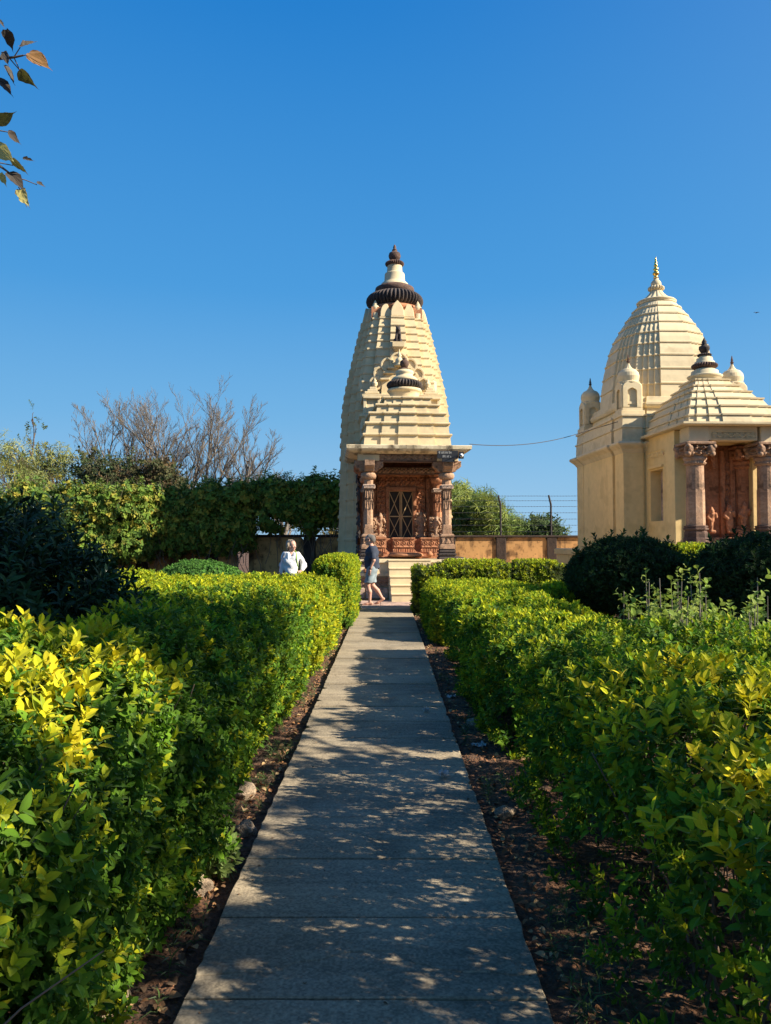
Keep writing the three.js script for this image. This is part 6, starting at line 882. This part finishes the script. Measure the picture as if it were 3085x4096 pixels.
// ---------------------------------------------------------------- small things
{
  const r = rng(951), stoneGeo = (seed) => { const g = new THREE.IcosahedronGeometry(1, 3), p = g.attributes.position, v = V(); for (let i = 0; i < p.count; i++) { v.fromBufferAttribute(p, i); const k = 1 + 0.3 * N3(v.x * 1.3 + seed, v.y * 1.3, v.z * 1.3) + 0.1 * N3(v.x * 4, v.y * 4 + seed, v.z * 4); v.multiplyScalar(k); p.setXYZ(i, v.x, Math.round(v.y * 5) / 9 + v.y * 0.3, v.z); } g.computeVertexNormals(); return join(g); };
  const S = [['grey stone lying nearest the bottom of the left soil strip', -1.02, -2.85, 0.07], ['pale flat stone under the left hedge, beside the small weed', -0.93, -3.75, 0.075], ['half buried stone by the slab edge left of the path middle', -0.82, -4.5, 0.06], ['larger whitish stone under the left hedge further up', -0.95, -5.15, 0.08], ['whitish stone lying in the right soil strip', 0.78, -7.1, 0.06], ['brown stone low in the right soil strip', 0.72, -4.8, 0.05], ['rough rubble stone in the open soil below the small bright bush', 2.55, -13.2, 0.14]];
  S.forEach(([label, x, z, s], i) => { const o = tag(mesh(numbered('stone'), stoneGeo(i * 7 + 2), M.court), label, 'stone'); o.position.set(x, SOIL + s * 0.35, z); o.scale.set(s * (1 + 0.5 * r()), s, s); o.rotation.y = r() * 6; });
  const crumple = (seed, w, h) => { const g = grid(9, 9, (u, v) => [(u - 0.5) * w + 0.02 * N3(u * 4, v * 4, seed), 0.03 + 0.04 * N3(u * 5, v * 5, seed + 3) + 0.015 * N3(u * 13, v * 13, seed), (v - 0.5) * h + 0.02 * N3(u * 4 + 9, v * 4, seed)]); return join(g); };
  const bag = std({ color: C(0.5, 0.49, 0.46), roughness: 0.5, side: THREE.DoubleSide });
  [['crumpled white plastic scrap in the right soil strip', 0.74, SOIL, -6.35, 0.11, 0.09], ['white paper scrap on the right edge of the path', 0.38, 0.0, -5.35, 0.07, 0.05], ['crumpled white wrapper high up the right side of the path', 0.36, 0.0, -7.35, 0.06, 0.04], ['pale wrapper at the right soil strip far up the path', 0.68, SOIL, -8.3, 0.1, 0.06]].forEach(([label, x, y, z, w, h], i) => { const o = tag(mesh(numbered('litter_scrap'), crumple(i * 3.3, w, h), bag), label, 'litter'); o.position.set(x, y, z); o.rotation.y = i; });
  const dry = new MB().leaf(V(0, 0, 0), V(0, 0, -1), V(0, 1, 0), 1, ROUND, 0.5, 0.3).build();
  const bits = []; for (let k = 0; k < 2600; k++) { const left = r() < 0.5, x = left ? -0.76 - 0.75 * r() * r() - 0.02 : 0.6 + 0.75 * r() * r() + 0.02, z = -1.2 - 17.5 * Math.pow(r(), 1.4); bits.push({ m: new THREE.Matrix4().compose(V(x, SOIL + 0.02 + 0.02 * r(), z), new THREE.Quaternion().setFromEuler(new THREE.Euler((r() - 0.5) * 0.9, r() * 6.3, (r() - 0.5) * 0.9)), V(1, 1, 1).multiplyScalar(0.025 + 0.04 * r() * r())), c: jit([[0.30, 0.15, 0.06], [0.22, 0.10, 0.04], [0.40, 0.26, 0.12], [0.14, 0.08, 0.04]][Math.floor(r() * 4)], r) }); }
  tag(copies(numbered('leaf_litter'), dry, DRY, bits), 'scattered dry brown leaves on the soil along both path edges', 'leaf litter');
  const pathBits = []; for (let k = 0; k < 420; k++) pathBits.push({ m: new THREE.Matrix4().compose(V(r() < 0.6 ? (r() < 0.5 ? -0.7 + 0.2 * r() * r() : 0.54 - 0.2 * r() * r()) : mix(-0.7, 0.54, r()), 0.006, -1.5 - 16 * Math.pow(r(), 1.5)), new THREE.Quaternion().setFromEuler(new THREE.Euler((r() - 0.5) * 0.5, r() * 6.3, (r() - 0.5) * 0.5)), V(1, 1, 1).multiplyScalar(0.008 + 0.016 * r() * r())), c: jit([[0.10, 0.06, 0.03], [0.20, 0.12, 0.06]][Math.floor(r() * 2)], r) });
  tag(copies(numbered('leaf_litter'), dry, DRY, pathBits), 'small dark leaf crumbs strewn over the concrete path', 'leaf litter');
  const G = [shoot(81, 9, NEEDLE, 0.8, { spread: 0.5, droop: 0.8 })], weeds = []; for (let k = 0; k < 900; k++) { const left = r() < 0.5, x = left ? -0.78 - 0.25 * r() : 0.62 + 0.3 * r(), z = -1.6 - 17 * Math.pow(r(), 1.2); if (N3(x * 2, 4, z * 1.1) < 0.02) continue; weeds.push({ m: place(V(x, SOIL + 0.005, z), V((r() - 0.5) * 0.5, 1, (r() - 0.5) * 0.5).normalize(), r() * 6, 0.04 + 0.06 * r()), c: jit([0.10, 0.16, 0.04], r) }); }
  tag(copies(numbered('weeds'), G[0], LEAF, weeds), 'small weeds sprouting along the soil strips', 'weeds');
  const w = thing('weed', 'bushy pale green weed growing from the soil under the left hedge', 'weed'), wl = []; for (let k = 0; k < 90; k++) { const a = r() * 6.3, q = Math.sqrt(r()) * 0.13; wl.push({ m: place(V(-0.93 + Math.cos(a) * q, SOIL + 0.16 * r(), -3.95 + Math.sin(a) * q), V(Math.cos(a), 1.2, Math.sin(a)).normalize(), r() * 6, 0.06 + 0.04 * r()), c: jit([0.20, 0.28, 0.07], r) }); }
  copies('foliage', HEDGE[0], LEAF, wl, w); mesh('stems', stems([-1.0, SOIL, -4.05], [-0.86, 0, -3.85], 14, 955, 0.3, 0.004), M.paleBark, w);
  const tg = new MB(); tg.tube([V(-1.12, SOIL + 0.03, -2.75), V(-1.0, SOIL + 0.1, -2.7), V(-0.84, SOIL + 0.13, -2.68)], [0.006, 0.005, 0.003], 5); tg.tube([V(-1.02, SOIL + 0.09, -2.71), V(-0.98, SOIL + 0.02, -2.6)], [0.004, 0.003], 4);
  tag(mesh(numbered('dry_twig'), tg.build(false), M.paleBark), 'dry forked twig lying under the nearest left hedge', 'twig');
  const bd = thing('bird', 'tiny dark bird gliding in the sky at the far right', 'bird', [24.2, 16.6, -50]), wing = bones([[[0, 0, -0.2], [0, 0, 0.2], 0.05, 0.07], [[0, 0.01, 0], [0.3, 0.06, 0.05], 0.05, 0.035], [[0.3, 0.06, 0.05], [0.55, 0.02, -0.05], 0.035, 0.012], [[0, 0.01, 0], [-0.3, 0.06, 0.05], 0.05, 0.035], [[-0.3, 0.06, 0.05], [-0.55, 0.02, -0.05], 0.035, 0.012], [[0, 0, 0.22], [0, 0, 0.28], 0.05, 0.02], [[0, 0, -0.2], [0, 0, -0.36], 0.04, 0.03]], 0.05);
  mesh('body', netMesh(wing, [-0.62, -0.12, -0.44], [0.62, 0.14, 0.36], 0.02), M.iron, bd); bd.scale.setScalar(0.4);
}
renderer.render(scene, camera);
